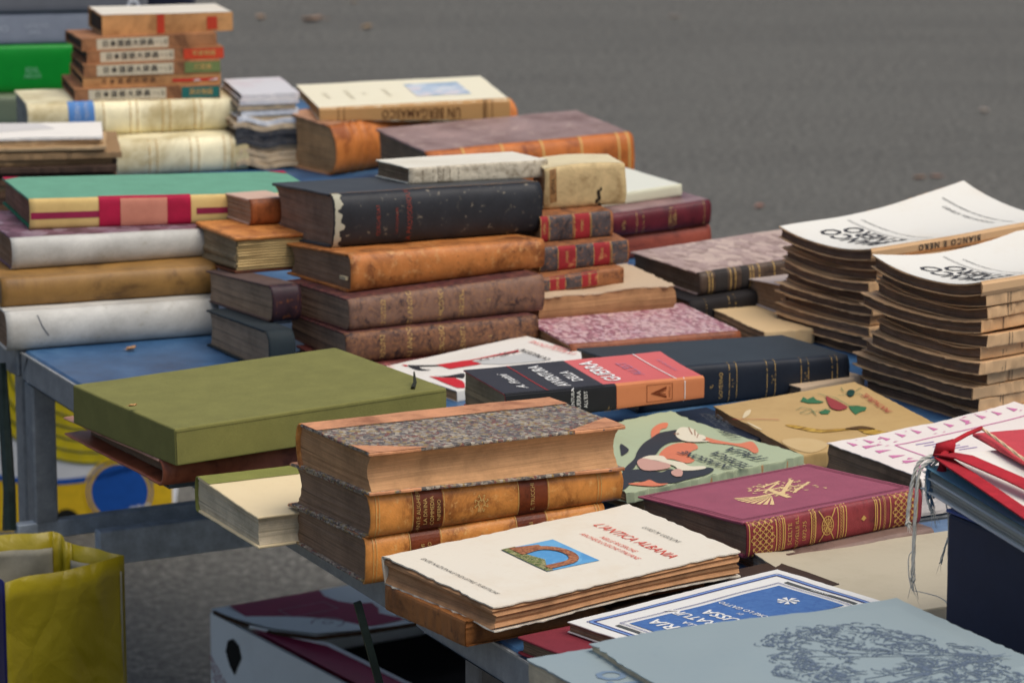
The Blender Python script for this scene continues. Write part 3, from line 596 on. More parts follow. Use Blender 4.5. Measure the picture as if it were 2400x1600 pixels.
RDL = cloth(srgb(150, 40, 44), .25, srgb(190, 120, 80), .6)
def banded(key, label, segs):
    b = Book(key, 'banded_book', label, 'book', G_M, amp=.0007); b.hard(SPB, SPB, PG_TAN, rnd=.2, e=.6, bt=.002, sq=.001, rough=.0009)
    L = b.A
    for nm, mt, which in (('dark_panel', DKL, 'k'), ('red_label', RDL, 'r')):
        for a0, a1, w in segs:
            if w == which: d = Dec(b, 'spine', .0004); d.girth(a0*L, a1*L, .06, .94); d.done(nm, mt, b.so)
    d = Dec(b, 'spine', .0006)
    for a0, a1, w in segs:
        d.line([(a0*L, .002), (a0*L, b.arc-.002)], .0006)
        if w == 'r': d.text('OPERE', (a0+a1)/2*L, b.arc*.55, .0045, 90)
    d.done('gilt_lines', GOLD(.4), b.so)
banded('M4', 'lowest of three red labelled volumes, thinnest of them', ((0, .13, 'k'), (.13, .31, 'r'), (.31, .50, 'k'), (.50, .69, 'r'), (.69, .99, 'b')))
banded('M3', 'middle one of three red labelled volumes with frayed leather', ((0, .2, 'k'), (.2, .40, 'r'), (.40, .60, 'k'), (.60, .78, 'r'), (.80, .98, 'k')))
banded('M2', 'red labelled volume right under the thick cream vellum book', ((0, .10, 'r'), (.12, .44, 'k'), (.47, .68, 'r'), (.70, .97, 'k')))
b = Book('M1', 'vellum_book', 'thick cream vellum book with stained spine atop the red labelled volumes', 'book', G_M, amp=.0012, bend=lambda x, y, t: t*.003*(1-(2*x/.092-1)**2))
b.hard(paper(srgb(216, 202, 164), srgb(150, 120, 70), .5, seed=20), leather(srgb(196, 172, 124), srgb(170, 140, 92), srgb(104, 74, 42), 40, .64, .65, 20), PG_TAN, rnd=.12, e=.45, bt=.002, rough=.001)
d = Dec(b, 'spine', .0004); c = b.arc; r = random.Random(6)
d.poly([(.006, c*.2), (.014, c*.22), (.013, c*.92), (.005, c*.9)]); d.done('old_label', leather(srgb(150, 112, 68), srgb(120, 84, 48), srgb(60, 40, 24), 90, .55), b.so)
d = Dec(b, 'spine', .0006); d.text('OPERA', .0095, c*.55, .0055, 90)
for q in range(7): d.disc(.062+r.uniform(-.003, .003), c*(.05+.06*q), .0008+.0014*r.random(), 9, 1.6)
d.done('ink_stain', ink((.03, .02, .012), .7, .30), b.so)
# ---------------------------------------------------------------- red books and mottled folio to the right
G_O = 'books stacked before the open asphalt'
RO = leather(srgb(150, 72, 54), srgb(124, 56, 46), srgb(170, 100, 80), 24, .66, .5, 21)
b = Book('O2', 'red_book', 'faded brick red book under the darker red one', 'book', G_O); b.hard(RO, RO, PG_TAN, rnd=.3, e=.9)
OX = leather(srgb(92, 26, 34), srgb(66, 20, 30), srgb(140, 70, 48), 36, .62, .4, 22)
b = Book('O1', 'red_book', 'dark oxblood book with gilt motif on the spine', 'book', G_O); b.hard(leather(srgb(140, 110, 108), srgb(110, 76, 78), srgb(160, 140, 140), 30, .6, .35), OX, PG_TAN, rnd=.26, e=.8, rough=.0008)
d = Dec(b, 'spine', .0004); c = b.arc
for q in (.03, .066, .075, .16): d.line([(q, .002), (q, c-.002)], .0007)
for q in range(5): d.ring(.115, c*(.3+.1*q), .005, .0005, 12)
d.text('VOL', .048, c*.5, .006, 90); d.done('gilt_motif', GOLD(.46), b.so)
b = Book('O0', 'thin_book', 'thin whitish green book lying on the oxblood book', 'book', G_O); b.hard(paper(srgb(218, 218, 202), srgb(180, 178, 150), .3, seed=23), paper(srgb(206, 204, 178), srgb(160, 156, 120), .3, seed=24), PG_GREY, rnd=.22, e=.6, bt=.0018)
b = Book('N2', 'dark_book', 'blackish book in the shadow under the mottled folio', 'book', G_O); b.hard(cloth(srgb(34, 30, 30), .3), cloth(srgb(32, 28, 28), .3), PG_DARK, rnd=.3)
d = Dec(b, 'spine', .0004)
for q in (.02, .05, .058, .09, .12): d.line([(q, .002), (q, b.arc-.002)], .0007)
d.done('gilt_lines', GOLD(.5), b.so)
N1B = marbled((srgb(190, 166, 154), srgb(170, 146, 138), srgb(204, 182, 166), srgb(150, 126, 116)), 110, 5, stretch=(1, .5, 1))
b = Book('N1', 'folio_book', 'wide folio with pale mottled boards and dark gilt ruled spine', 'book', None, amp=.001); b.hard(N1B, leather(srgb(84, 68, 56), srgb(60, 48, 42), srgb(112, 86, 60), 60, .58), pages(srgb(120, 104, 86)), rnd=.28, e=.7, bt=.0022, rough=.0012)
d = Dec(b, 'spine', .0004); c = b.arc
for q in (.012, .016, .040, .046, .066, .070, .078, .098): d.line([(q, .001), (q, c-.001)], .0013)
d.done('gilt_lines', GOLD(.42), b.so)
d = Dec(b, 'spine', .0004); d.girth(.020, .036); d.girth(.054, .064); d.done('dark_label', cloth(srgb(54, 50, 48), .3), b.so)
b = Book('P2', 'paper_wrapped_book', 'limp beige paper bound book under the small brown one by the magazines', 'book', None, amp=.0016); b.soft(paper(srgb(214, 184, 138), srgb(150, 110, 70), .5, seed=26), PG_TAN, .001, rough=.0014)
b = Book('P1', 'small_book', 'small thick book with grey cover wedged against the tall magazines', 'book', None); b.hard(paper(srgb(190, 176, 168), srgb(140, 120, 110), .5, seed=27), leather(srgb(100, 70, 50), srgb(80, 54, 40), srgb(60, 40, 30)), pages(srgb(150, 122, 96)), rnd=.2, bt=.0018, cave=.8, rough=.001)
# ---------------------------------------------------------------- two stacks of cream magazines
MAGC = [paper(srgb(208, 170, 126), srgb(150, 104, 62), .5, seed=30+i) for i in range(4)]
MAGW = paper(srgb(224, 221, 210), srgb(205, 180, 140), .22, seed=36)
PGM = [pages(srgb(q, int(q*.82), int(q*.67)), .6, 900, i) for i, q in enumerate((130, 142, 118))]
ORD = 'topmost second third fourth fifth sixth seventh eighth ninth tenth eleventh'.split()
def magazines(key, n, side, seed, sag, curl=None, dip=0):
    p = PLACE[key]; r = random.Random(seed); t = p['T']/n
    for i in range(n):
        top = i == n-1; dx, dy = (0, 0) if top else (r.uniform(-.006, .012), r.uniform(-.006, .006))
        ca, sa = math.cos(R(p['yaw'])), math.sin(R(p['yaw']))
        pl = dict(p); th = t*r.uniform(.9, .985); pl.update(T=th*(1 if not top else 1.0), tx=0, ty=0, bx=0, by=0, yaw=p['yaw']+(0 if top else r.uniform(-2.5, 2.5)), L=p['L']-r.uniform(0, .004), W=p['W']+(0 if top else r.uniform(-.005, .005)+(.018 if key == 'R' and i < 4 else 0)),
                           loc=(p['loc'][0]+dx*ca-dy*sa, p['loc'][1]+dx*sa+dy*ca, p['loc'][2]+i*t))
        Wd, Ld = pl['W'], pl['L']; fl = r.uniform(-.0012, .0012)
        def bend(x, y, tt, i=i, Wd=Wd, Ld=Ld, top=top, fl=fl):
            q = y/Wd; z = (sag*((2*q-1)**2-1)-dip*math.sin(math.pi*min(1, x/Ld*1.25))*q)*(i+tt)/n
            if tt < .08 or tt > .92: z += (fl*max(0, 1-x/.02)*math.sin(q*9))
            if top and curl: z += curl(x/Ld, q)
            return z
        lab = f'{ORD[n-1-i]} cream magazine of the {side} stack' + (' with stencil style black title' if top else '') if not (top) else f'white magazine with heavy black title on top of the {side} stack'
        b = Book(None, 'old_magazine', lab, 'magazine', 'cream magazines in two tall stacks', place=pl, amp=.0011, freq=16, bend=bend)
        b.soft(MAGC[0] if top else MAGC[r.randrange(4)], PGM[r.randrange(3)], .0009, rough=.0026 if not top else .0012, ragged=.0008, sq=.0022+r.uniform(0, .0022), rnd=.10, e=.3, nz=6)
        if r.random() < .9:
            d = Dec(b, 'spine', .0003); q = .030+r.uniform(-.003, .003)
            d.line([(q, .001), (q, b.arc-.001)], .0009); d.line([(q+.004, .001), (q+.004, b.arc-.001)], .0006); d.done('spine_rule', ink((.08, .06, .045), .8, .35), b.so)
        if top:
            d = Dec(b, 'top', .0009); d.rect(.0005, b.A-.0012, .0004, b.B-.0015); d.done('white_cover', MAGW, b.fb)
            if curl is None or True:
                d = Dec(b, 'spine', .0014); d.rect(-.0005, b.A, -.0004, b.arc*1.0); d.done('spine_paper', MAGC[0], b.so)
            d = Dec(b, 'spine', .0021); d.text('BIANCO E NERO', .108, b.arc*.5, .0092, 180, 0, .03, 1.35); d.done('spine_title', ink((.03, .03, .03), .7, .38), b.so)
            d = Dec(b, 'top', .0014); m = b.B*.5
            d.text('BIANCO', .043, m*1.02, .036, 90, 0, .022, 1.05, sx=.66); d.text('E NERO', .072, m*1.02, .036, 90, 0, .022, 1.05, sx=.66); d.line([(.087, .012), (.087, b.B-.012)], .0007); d.line([(.0895, .012), (.0895, b.B-.012)], .0004)
            d.text('RASSEGNA MENSILE DI STUDI CINEMATOGRAFICI', .103, m, .0052, 90)
            d.text('EDIZIONI DELL ATENEO', .205, m, .0075, 90); d.text('CENTRO SPERIMENTALE DI CINEMATOGRAFIA', .219, m, .0055, 90); d.done('cover_title', ink((.045, .045, .05), .8), b.fb)
magazines('Q', 10, 'farther', 11, .009, lambda u, q: .035*max(0, u-.28)**1.6*(.15+.85*q))
magazines('R', 11, 'nearer', 12, .012, None, .010)
# ---------------------------------------------------------------- dark blue book, red paperback, illustrated booklets
b = Book('S', 'blue_book', 'dark blue cloth book with gilt ruled spine behind the red paperback', 'book', None); b.hard(cloth(srgb(52, 58, 62), .14, rough=.55), cloth(srgb(30, 36, 46), .2, rough=.5), PG_DARK, rnd=.16, e=.6, bt=.003)
d = Dec(b, 'spine', .0004); c = b.arc; A = b.A
for q in (.42, .455, .60, .64, .765, .80, .915, .94): d.line([(q*A, .001), (q*A, c-.001)], .0006)
d.text('GOVERNO', .38*A, c*.47, .0062, 90); d.text('IL', .335*A, c*.47, .0055, 90); d.text('ITALIA', .285*A, c*.47, .006, 90)
for q in (.43, .62, .78): d.text('* o *', q*A+.002, c*.5, .005, 90)
d.done('gilt_lettering', GOLD(.42), b.so)
b = Book('T', 'red_paperback', 'pinkish red and black paperback with white lettering on the dark blue book', 'book', None, amp=.0006, bend=lambda x, y, t: t*.004*(x/.22)*max(0, y/.086-.3)**2)
BOOKRED = paper(srgb(204, 100, 98), srgb(184, 84, 76), .3, .6, 40); b.soft(BOOKRED, pages(srgb(168, 150, 116)), .0008, rough=.0006, e=.3, rnd=.10)
A, Bd, c = b.A, b.B, b.arc
d = Dec(b, 'spine', .0009); d.rect(.555*A, A, 0, c); d.done('orange_spine', paper(srgb(200, 124, 80), srgb(172, 94, 58), .4, .6, 41), b.so)
d = Dec(b, 'spine', .0009); d.rect(0, .553*A, 0, c); d.done('black_spine', plain((.012, .013, .016), .45), b.so)
d = Dec(b, 'top', .0004); d.rect(.0, .50*A, .0004, Bd-.0005); d.done('black_panel', plain((.035, .030, .030), .4), b.fb)
d = Dec(b, 'top', .0008); m = Bd*.5
d.text('AVVENTURA', .325*A, m, .019, 90, 0, .012, sx=.62); d.text('DELLA', .42*A, m*.85, .0165, 90, 0, .01, sx=.68)
d.text('A. Fratini', .13*A, m*.85, .014, 90, .35, .008, sx=.9); d.text('GUERRA', .585*A, m, .024, 90, 0, .02, sx=.70); d.line([(.86*A, .0006), (.855*A, Bd-.001)], .0013); d.done('white_lettering', WH, b.fb)
d = Dec(b, 'top', .0008); d.text("ALL'EST", .735*A, m, .016, 90, 0, .008, sx=.75); d.text('MONDADORI', .93*A, m*1.05, .006, 90); d.done('lilac_lettering', ink(srgb(176, 120, 140)), b.fb)
d = Dec(b, 'top', .0008); d.line([(.215*A, .001), (.212*A, Bd-.001)], .0009); d.done('red_rule', RED, b.fb)
d = Dec(b, 'spine', .0014); d.text('GUERRA', .365*A, c*.5, .0062, 90); d.text("ALL'EST", .40*A, c*.55, .0055, 90); d.text('AVVENTURA', .335*A, c*.5, .005, 90); d.line([(.90*A, .001), (.90*A, c-.001)], .0009); d.done('spine_lettering', WH, b.so)
d = Dec(b, 'spine', .0014); r = random.Random(9)
for q in range(6): d.poly([(.495*A+.003*q, .0015), (.495*A+.003*q+.0012, .0015), (.50*A+.003*q+r.uniform(0, .004), .003+r.uniform(0, .006))])
d.done('white_scuffs', paper(srgb(196, 160, 110)), b.so)
d = Dec(b, 'spine', .0014); x0, x1 = .705*A, .835*A
d.frame(x0, x1, c*.20, c*.82, .0005); d.poly([(x0+.004, c*.5), (x1-.0065, c*.28), (x1-.0065, c*.36), (x0+.010, c*.5), (x1-.0065, c*.62), (x1-.0065, c*.72)]); d.line([(x0+.012, c*.5), (x1-.007, c*.42)], .0008); d.line([(x0+.012, c*.5), (x1-.007, c*.57)], .0008); d.text('MARTELLO', x1-.003, c*.5, .0028, 90); d.done('publisher_mark', ink(srgb(110, 50, 22)), b.so)
b = Book('U', 'white_magazine', 'white illustrated booklet with red and black drawings before the central pile', 'magazine', None, amp=.0009); b.soft(paper(srgb(228, 224, 214), srgb(190, 176, 150), .2, .5, 43), PG_TAN, .0008, rough=.0006)
TU = dict(reda=[(0.0386,0.101),(0.0713,0.0932),(0.079,0.0899),(0.1383,0.0879),(0.1351,0.0818),(0.0814,0.0875),(0.0759,0.0838),(0.0764,0.0671),(0.0424,0.0742),(0.0429,0.0897)], redb=[(0.0117,0.0668),(0.018,0.0514),(0.0264,0.0406),(0.0244,0.0246),(0.0205,0.0153),(0.0116,0.0022),(0.0061,0.0078),(0.0078,0.0348)], redc=[(0.0174,0.1273),(0.0212,0.1211),(0.017,0.1162),(0.0165,0.1214)], blka=[(0.0203,0.1197),(0.0268,0.1131),(0.0428,0.0968),(0.0403,0.0947),(0.0276,0.1054),(0.0255,0.1052),(0.0224,0.0946),(0.0265,0.0859),(0.0232,0.0869),(0.0171,0.0955),(0.0178,0.1085)], blkb=[(0.0152,0.0632),(0.024,0.0529),(0.0416,0.0476),(0.0325,0.0343),(0.0285,0.0407),(0.0218,0.0497)], grey=[(0.078,0.084),(0.1287,0.0742),(0.1373,0.0748),(0.1339,0.0314),(0.0922,0.0509),(0.0776,0.0659)], title=[(0.1363,0.029),(0.1417,0.0869)], red_t=[(0.1659,0.0691),(0.1686,0.0902)], red_l=[(0.0042,0.1223),(0.0074,0.1422)])
def shapes(b, D, name, mat, eps, *keys, soft=True):
    for k in keys:
        d = Dec(b, 'top', eps); P_ = [(min(max(x, .0012), b.A-.0012), min(max(y, .0012), b.B-.0012)) for x, y in D[k]]
        (d.blob if soft else d.poly)(P_); d.done(name, mat, b.fb)
A, Bd = b.A, b.B
shapes(b, TU, 'grey_wash', ink(srgb(190, 190, 186)), .0004, 'grey', soft=False); shapes(b, TU, 'red_shape', ink(srgb(198, 46, 56), .5), .0006, 'reda', 'redb', 'redc', soft=False); shapes(b, TU, 'black_shape', ink((.03, .03, .035), .6), .0009, 'blka', 'blkb')
d = Dec(b, 'top', .0009); g = TU['grey']; r = random.Random(17)
for k in range(14):
    x, y = g[0][0]+(g[3][0]-g[0][0])*r.random(), g[0][1]+(g[1][1]-g[0][1])*r.random()*.8; d.line([(x, y), (x+r.uniform(.002, .012), y+r.uniform(-.004, .008)), (x+r.uniform(.004, .016), y+r.uniform(-.004, .010))], .0006)
d.textline('LA FASCISTA', *TU['title'], bold=.02); d.done('black_drawing', ink((.03, .03, .035), .6), b.fb)
d = Dec(b, 'top', .0009); d.text('LA RIVOLUZIONE', .93*A, .5*Bd, .010, 90); d.text('Gobetti', .965*A, .45*Bd, .009, 90, .2); d.textline('1 9 2 5', *TU['red_l']); d.done('red_lettering', ink(srgb(222, 116, 110)), b.fb)
b = Book(None, 'navy_book', 'flat navy blue cloth book in the shade under the red paperback', 'book', place=dict(loc=(.062, 3.665, .75), yaw=32, L=.235, W=.13, T=.013)); b.hard(cloth(srgb(26, 34, 50), .2, rough=.6), cloth(srgb(26, 34, 50), .2, rough=.6), PG_DARK, rnd=.2, bt=.002)
b = Book(None, 'brown_booklet', 'thin brown booklet in the gap between dark blue book and nearer magazines', 'book', place=dict(loc=(.292, 3.985, .75), yaw=36, L=.085, W=.09, T=.012)); b.soft(PAPB, PG_DARK, .0008, rough=.001)
b = Book('V0', 'price_label_book', 'booklet with printed price on its spine, under the mint green cover', 'book', None); b.soft(paper(srgb(190, 178, 150), srgb(120, 100, 70), .5, .7, 44), PG_TAN, .0008)
d = Dec(b, 'spine', .0011); d.text('Lire 1,50', .018, b.arc*.5, .0085, 180); d.done('price', BK, b.so)
TV = dict(coat=[(0.1485,0.1464),(0.1603,0.1462),(0.1684,0.1425),(0.1533,0.1244),(0.1486,0.1103),(0.1362,0.1133),(0.1177,0.1035),(0.0965,0.0857),(0.0844,0.0817),(0.068,0.0744),(0.0512,0.0607),(0.0388,0.0607),(0.0712,0.0855),(0.0901,0.1049),(0.1111,0.1231),(0.1331,0.1373)], handle=[(0.1521,0.1617),(0.17,0.1728),(0.1767,0.1695),(0.1663,0.1574),(0.1588,0.1562),(0.1467,0.1442),(0.1314,0.1351)], body=[(0.0993,0.0835),(0.1182,0.0996),(0.135,0.1071),(0.1451,0.106),(0.1523,0.0966),(0.1443,0.0819),(0.133,0.0769),(0.1207,0.066),(0.1151,0.0498),(0.103,0.0459),(0.1014,0.0644),(0.0965,0.0719)], glove=[(0.1591,0.1341),(0.1747,0.1469),(0.1809,0.1418),(0.1801,0.1315),(0.1742,0.1182),(0.1751,0.1102),(0.1693,0.1006),(0.1641,0.0998),(0.1669,0.0918),(0.1551,0.0978),(0.1491,0.1064),(0.1504,0.1196)], beam=[(0.1746,0.1107),(0.177,0.0907),(0.1834,0.0712),(0.1987,0.0673),(0.1816,0.0374),(0.1732,0.0338),(0.178,0.0509),(0.1755,0.0706),(0.1662,0.091)], face=[(0.0674,0.0748),(0.0794,0.0823),(0.0833,0.0688),(0.0866,0.0524),(0.0795,0.0411),(0.0681,0.0402),(0.0567,0.0461),(0.0566,0.0563)], white=[(0.0767,0.081),(0.0904,0.0872),(0.0994,0.0778),(0.0948,0.0629),(0.0997,0.0486),(0.0969,0.0338),(0.1067,0.0258),(0.1017,0.0183),(0.0882,0.0205),(0.0811,0.0296),(0.0866,0.0456),(0.0849,0.0709)], lower=[(0.0377,0.0581),(0.0583,0.055),(0.0649,0.0361),(0.0779,0.039),(0.0795,0.0276),(0.092,0.0208),(0.1073,0.0219),(0.1072,0.0118),(0.0898,-0.0043),(0.0693,-0.0077),(0.0501,-0.0053),(0.035,0.0136),(0.0273,0.0264),(0.0,0.0091),(0.0182,0.0338)], low2=[(0.0162,0.0222),(0.0311,0.02),(0.0401,0.0214),(0.0388,0.0072),(0.0454,-0.0067),(0.0303,0.0009)], ball=[(0.0725,0.0299),(0.0817,0.0326),(0.0801,0.0237),(0.0698,0.0119),(0.0644,0.0129),(0.066,0.0217)], dleft=[(0.095,0.1362),(0.0916,0.1213),(0.0855,0.1122),(0.0728,0.105),(0.075,0.1102)], t1=[(0.1208,0.0008),(0.1219,0.079)], t2=[(0.1338,-0.0098),(0.1434,0.058)], t3=[(0.1643,0.0063),(0.1619,0.0605)], t4=[(0.1915,0.0789),(0.2244,0.173)], t5=[(0.2106,0.1139),(0.2294,0.1651)])
b = Book('V', 'mint_booklet', 'mint green booklet with orange and black figure on its cover', 'book', None, amp=.0014, bend=lambda x, y, t: t*.010*max(0, y/.2-.8)**1.5*max(0, x/.2-.3)*20*.2)
b.soft(paper(srgb(170, 180, 146), srgb(150, 138, 96), .4, .6, 45), PG_TAN, .0008, rough=.0028)
C_DK, C_OR, C_WH = ink(srgb(54, 56, 60), .55), paper(srgb(214, 124, 90), srgb(190, 100, 70), .3, .55, 141), ink(srgb(220, 210, 184), .55)
shapes(b, TV, 'orange_shape', C_OR, .0005, 'body', 'handle', 'beam'); shapes(b, TV, 'dark_shape', C_DK, .0008, 'coat', 'lower', 'dleft'); shapes(b, TV, 'orange_shape', C_OR, .0011, 'low2')
shapes(b, TV, 'pale_shape', C_WH, .0012, 'glove', 'white'); shapes(b, TV, 'pink_shape', ink(srgb(196, 152, 136), .55), .0015, 'face', 'ball')
d = Dec(b, 'top', .0015); g = TV['glove']
for k in (2, 3, 4): d.line([g[k], ((g[k][0]*.5+g[9][0]*.5), (g[k][1]*.5+g[9][1]*.5))], .0008)
d.ring(*[sum(p[k] for p in TV['coat'][1:5])/4 for k in (0, 1)], .0022, .001, 10); d.done('brown_line', ink(srgb(150, 96, 66), .5), b.fb)
d = Dec(b, 'top', .0018); kw = dict(shear=.12, bold=.02)
d.textline('INVASIONE', *TV['t1'], **kw); d.textline('TEDESCA', *TV['t2'], **kw); d.textline('ITALIA', *TV['t3'], **kw); d.textline("I LIBRI D'OGGI", *TV['t4'], shear=.2, bold=.01); d.textline('FIRENZE', *TV['t5'], shear=.2, bold=.01)
d.done('black_title', ink((.045, .05, .055), .6, .30), b.fb)
TW = dict(pepper=[(0.1092,0.1458),(0.1105,0.1378),(0.1118,0.1224),(0.111,0.1059),(0.1062,0.1015),(0.098,0.1013),(0.0956,0.1099),(0.0997,0.1244)], leafa=[(0.0806,0.145),(0.0903,0.1566),(0.0894,0.1474),(0.0986,0.1518),(0.0961,0.1411),(0.0996,0.1318),(0.093,0.1307),(0.0841,0.1357)], leafb=[(0.1143,0.1089),(0.122,0.1045),(0.1276,0.0965),(0.1212,0.0881),(0.1146,0.0871),(0.106,0.0825),(0.109,0.095)], leafc=[(0.0794,0.1072),(0.0891,0.1112),(0.0914,0.1051),(0.0839,0.0974),(0.0784,0.1005)], lines=[(0.0627,0.1214),(0.0713,0.1262),(0.0769,0.1181),(0.0749,0.1097),(0.0653,0.1056),(0.0618,0.1124),(0.0769,0.1181),(0.0709,0.0977),(0.0749,0.1097),(0.0945,0.1105)], stem=[(0.1068,0.157),(0.1092,0.1458),(0.1149,0.1377),(0.1143,0.1089),(0.1231,0.1014)], beetle=[(0.1358,0.1479),(0.1418,0.1518),(0.143,0.1462),(0.1359,0.1355),(0.1304,0.1337),(0.1314,0.1405)], legs=[(0.1373,0.1618),(0.1324,0.1498),(0.1347,0.146),(0.1425,0.144),(0.1485,0.148),(0.1546,0.1519)], legs2=[(0.1209,0.1416),(0.127,0.1406),(0.1314,0.1405),(0.137,0.1373),(0.1425,0.1366),(0.1426,0.1292)], ribbon=[(0.0312,0.0881),(0.039,0.0828),(0.0447,0.0725),(0.0504,0.0623),(0.057,0.0562),(0.0656,0.0536),(0.0754,0.0504),(0.084,0.0502),(0.0916,0.0458),(0.0971,0.038),(0.1017,0.0262),(0.1137,0.0124),(0.1063,0.0097),(0.0889,0.0195),(0.0834,0.0296),(0.083,0.0437),(0.0723,0.0452),(0.0615,0.0466),(0.0512,0.0488),(0.042,0.0577),(0.0373,0.0697),(0.0327,0.0793)], ribdark=[(0.0739,0.048),(0.0863,0.0493),(0.0935,0.0466),(0.0989,0.0337),(0.0876,0.0392)], fea=[(0.0052,0.1255),(0.0175,0.1424),(0.0252,0.1452),(0.0158,0.1314)], feb=[(0.002,0.1132),(0.0041,0.1003),(0.0037,0.0841),(0.0002,0.0908)], redl=[(-0.0056,0.1269),(0.0328,0.1023)], pale=[(0.0042,0.047),(0.0233,0.0453),(0.0366,0.0286),(0.0329,0.0124),(0.0102,0.0027),(0.0008,0.0261)], title=[(0.1378,0.0691),(0.1459,0.1347)])
b = Book('W', 'tan_booklet', 'tan booklet with painted plant and ribbon on its cover', 'book', None, amp=.0012); b.soft(paper(srgb(190, 158, 104), srgb(146, 110, 62), .45, .55, 46), PG_TAN, .0008, rough=.001)
GRN = ink(srgb(60, 108, 72), .6)
shapes(b, TW, 'green_leaf', GRN, .0005, 'leafa', 'leafb', 'leafc', soft=False); shapes(b, TW, 'red_pepper', ink(srgb(150, 62, 60), .55), .0008, 'pepper'); shapes(b, TW, 'dark_beetle', ink(srgb(30, 58, 52), .5), .0008, 'beetle')
d = Dec(b, 'top', .0009); d.line(TW['lines'], .0006); d.line(TW['stem'], .0008); d.line(TW['legs'], .0007); d.line(TW['legs2'], .0007); d.done('fine_stems', GRN, b.fb)
shapes(b, TW, 'gold_ribbon', marbled((srgb(170, 128, 44), srgb(130, 92, 34), srgb(196, 160, 70)), 90, 6, stretch=(1, 3, 1)), .0005, 'ribbon'); shapes(b, TW, 'ribbon_fold', ink(srgb(92, 66, 34), .6), .0009, 'ribdark')
shapes(b, TW, 'white_feather', ink(srgb(212, 194, 156), .6), .0005, 'fea', 'feb'); shapes(b, TW, 'pale_patch', paper(srgb(200, 172, 122), srgb(190, 158, 104), .8, .6, 146), .0005, 'pale')
d = Dec(b, 'top', .0009); d.line(TW['redl'], .0010); d.textline('PANTAGRUEL', *TW['title'], bold=.01); d.done('red_lettering', ink(srgb(168, 62, 56), .6, .28), b.fb)
b = Book('X', 'map_magazine', 'white booklet with magenta map printing behind the burgundy book', 'magazine', None, amp=.0016, bend=lambda x, y, t: t*.012*(x/.22)**2); b.soft(paper(srgb(234, 224, 214), srgb(210, 190, 170), .2, .55, 47), PG_DARK, .0008, rough=.0016)
A, Bd = b.A, b.B; r = random.Random(31)
d = Dec(b, 'top', .0004)
d.line([(.22*A, .04*Bd), (.22*A, .72*Bd), (.93*A, .72*Bd), (.93*A, .02*Bd)], .0022)
for k in range(44):
    x, y = r.uniform(.03, .97)*A, r.uniform(.03, .97)*Bd
    if .2*A < x < .95*A and y < .76*Bd: continue
    s_ = r.uniform(.0015, .0045); d.poly([(x, y), (x+s_*2, y+s_*.3), (x+s_*1.1, y+s_*r.uniform(.5, 1.6))])
for k in range(11): x = (.06+.085*k)*A; d.poly([(x, .84*Bd), (x+.007, .86*Bd), (x+.003, .95*Bd)])
for k in range(6): y = (.05+.14*k)*Bd; d.poly([(.08*A, y), (.16*A, y+.004), (.09*A, y+.010)])
d.done('magenta_map', ink(srgb(206, 124, 164), .6), b.fb)
d = Dec(b, 'top', .0004)
for k in range(6): d.line([(.30*A+.004*k, (.66-.055*k)*Bd), (.30*A+.018+.004*k, (.64-.055*k)*Bd)], .0024)
d.done('violet_caption', ink(srgb(160, 138, 180), .6), b.fb)
# ---------------------------------------------------------------- olive box and the two things under it
b = Book('Og', 'grey_blue_book', 'grey blue cloth book under the brown leather folder', 'book', None); b.hard(cloth(srgb(104, 98, 92), .2), cloth(srgb(92, 104, 112), .15), PG_DARK, rnd=.14, e=.5, bt=.002, sq=.004)
FOL = leather(srgb(150, 84, 56), srgb(116, 58, 38), srgb(190, 130, 108), 18, .64, .45, 50)
b = Book('Ob', 'leather_folder', 'brown leather folder with an open hollow side under the olive box', 'folder', None, amp=.0012); b.Rb = .010; b.e = 1
for n_, z0, z1, m in (('upper_flap', b.T-.0032, b.T, leather(srgb(196, 146, 124), srgb(170, 116, 96), srgb(150, 90, 66), 18, .66, .5, 51)), ('lower_flap', 0, .003, FOL)):
    mb = MB(); mb.box(0, b.A, b.Rb, b.B, z0, z1, 20, 16, 1); b.put(n_, mb, m, bevel=.0012, fn=b.rough(.0012, 60))
mb = MB()
for of in (0, -.003): mb.patch(lambda u, t: b.sp(u*b.A, t, of), 20, 14)
for u_ in (0, 1): mb.patch(lambda t, k: b.sp(u_*b.A, t, -.003*k), 14, 1)
b.put('spine', mb, FOL, smooth=True); b.block(PG_DARK, .02, .0034, 0, b0=.014, name='papers')
OLV = cloth(srgb(120, 118, 64), .12, rough=.85, seed=3)
p = PLACE['O']; b = Book('O', 'olive_box', 'olive green cloth covered box lying at the table corner', 'box', None, amp=.0006)
mb = MB(); mb.box(0, b.L, 0, b.W, 0, b.T, 26, 20, 4); b.put('case', mb, OLV, bevel=.0022, seg=3)
d = Dec(b, pos=lambda a, c, e: (a, -e, c)); d.line([(.001, b.T-.0035), (b.L-.001, b.T-.0035)], .0004); d.line([(.0012, .001), (.0012, b.T-.002)], .0006); d.done('seam', ink((.06, .06, .02)), b.root)
mb = MB(); mb.tube([(b.L-.03, .012, b.T+.001), (b.L-.022, .022, b.T+.004), (b.L-.016, .034, b.T+.011)], [.0022, .0018, .0008], 6); b.put('ribbon_tab', mb, plain((.02, .022, .012), .6), b.root)
b_ = p['loc']; leaf(b_[0]-.045, b_[1]+.075, b_[2]+p['T']+.001, .009, (.45, .26, .1), 'tiny orange leaf scrap on the olive box')
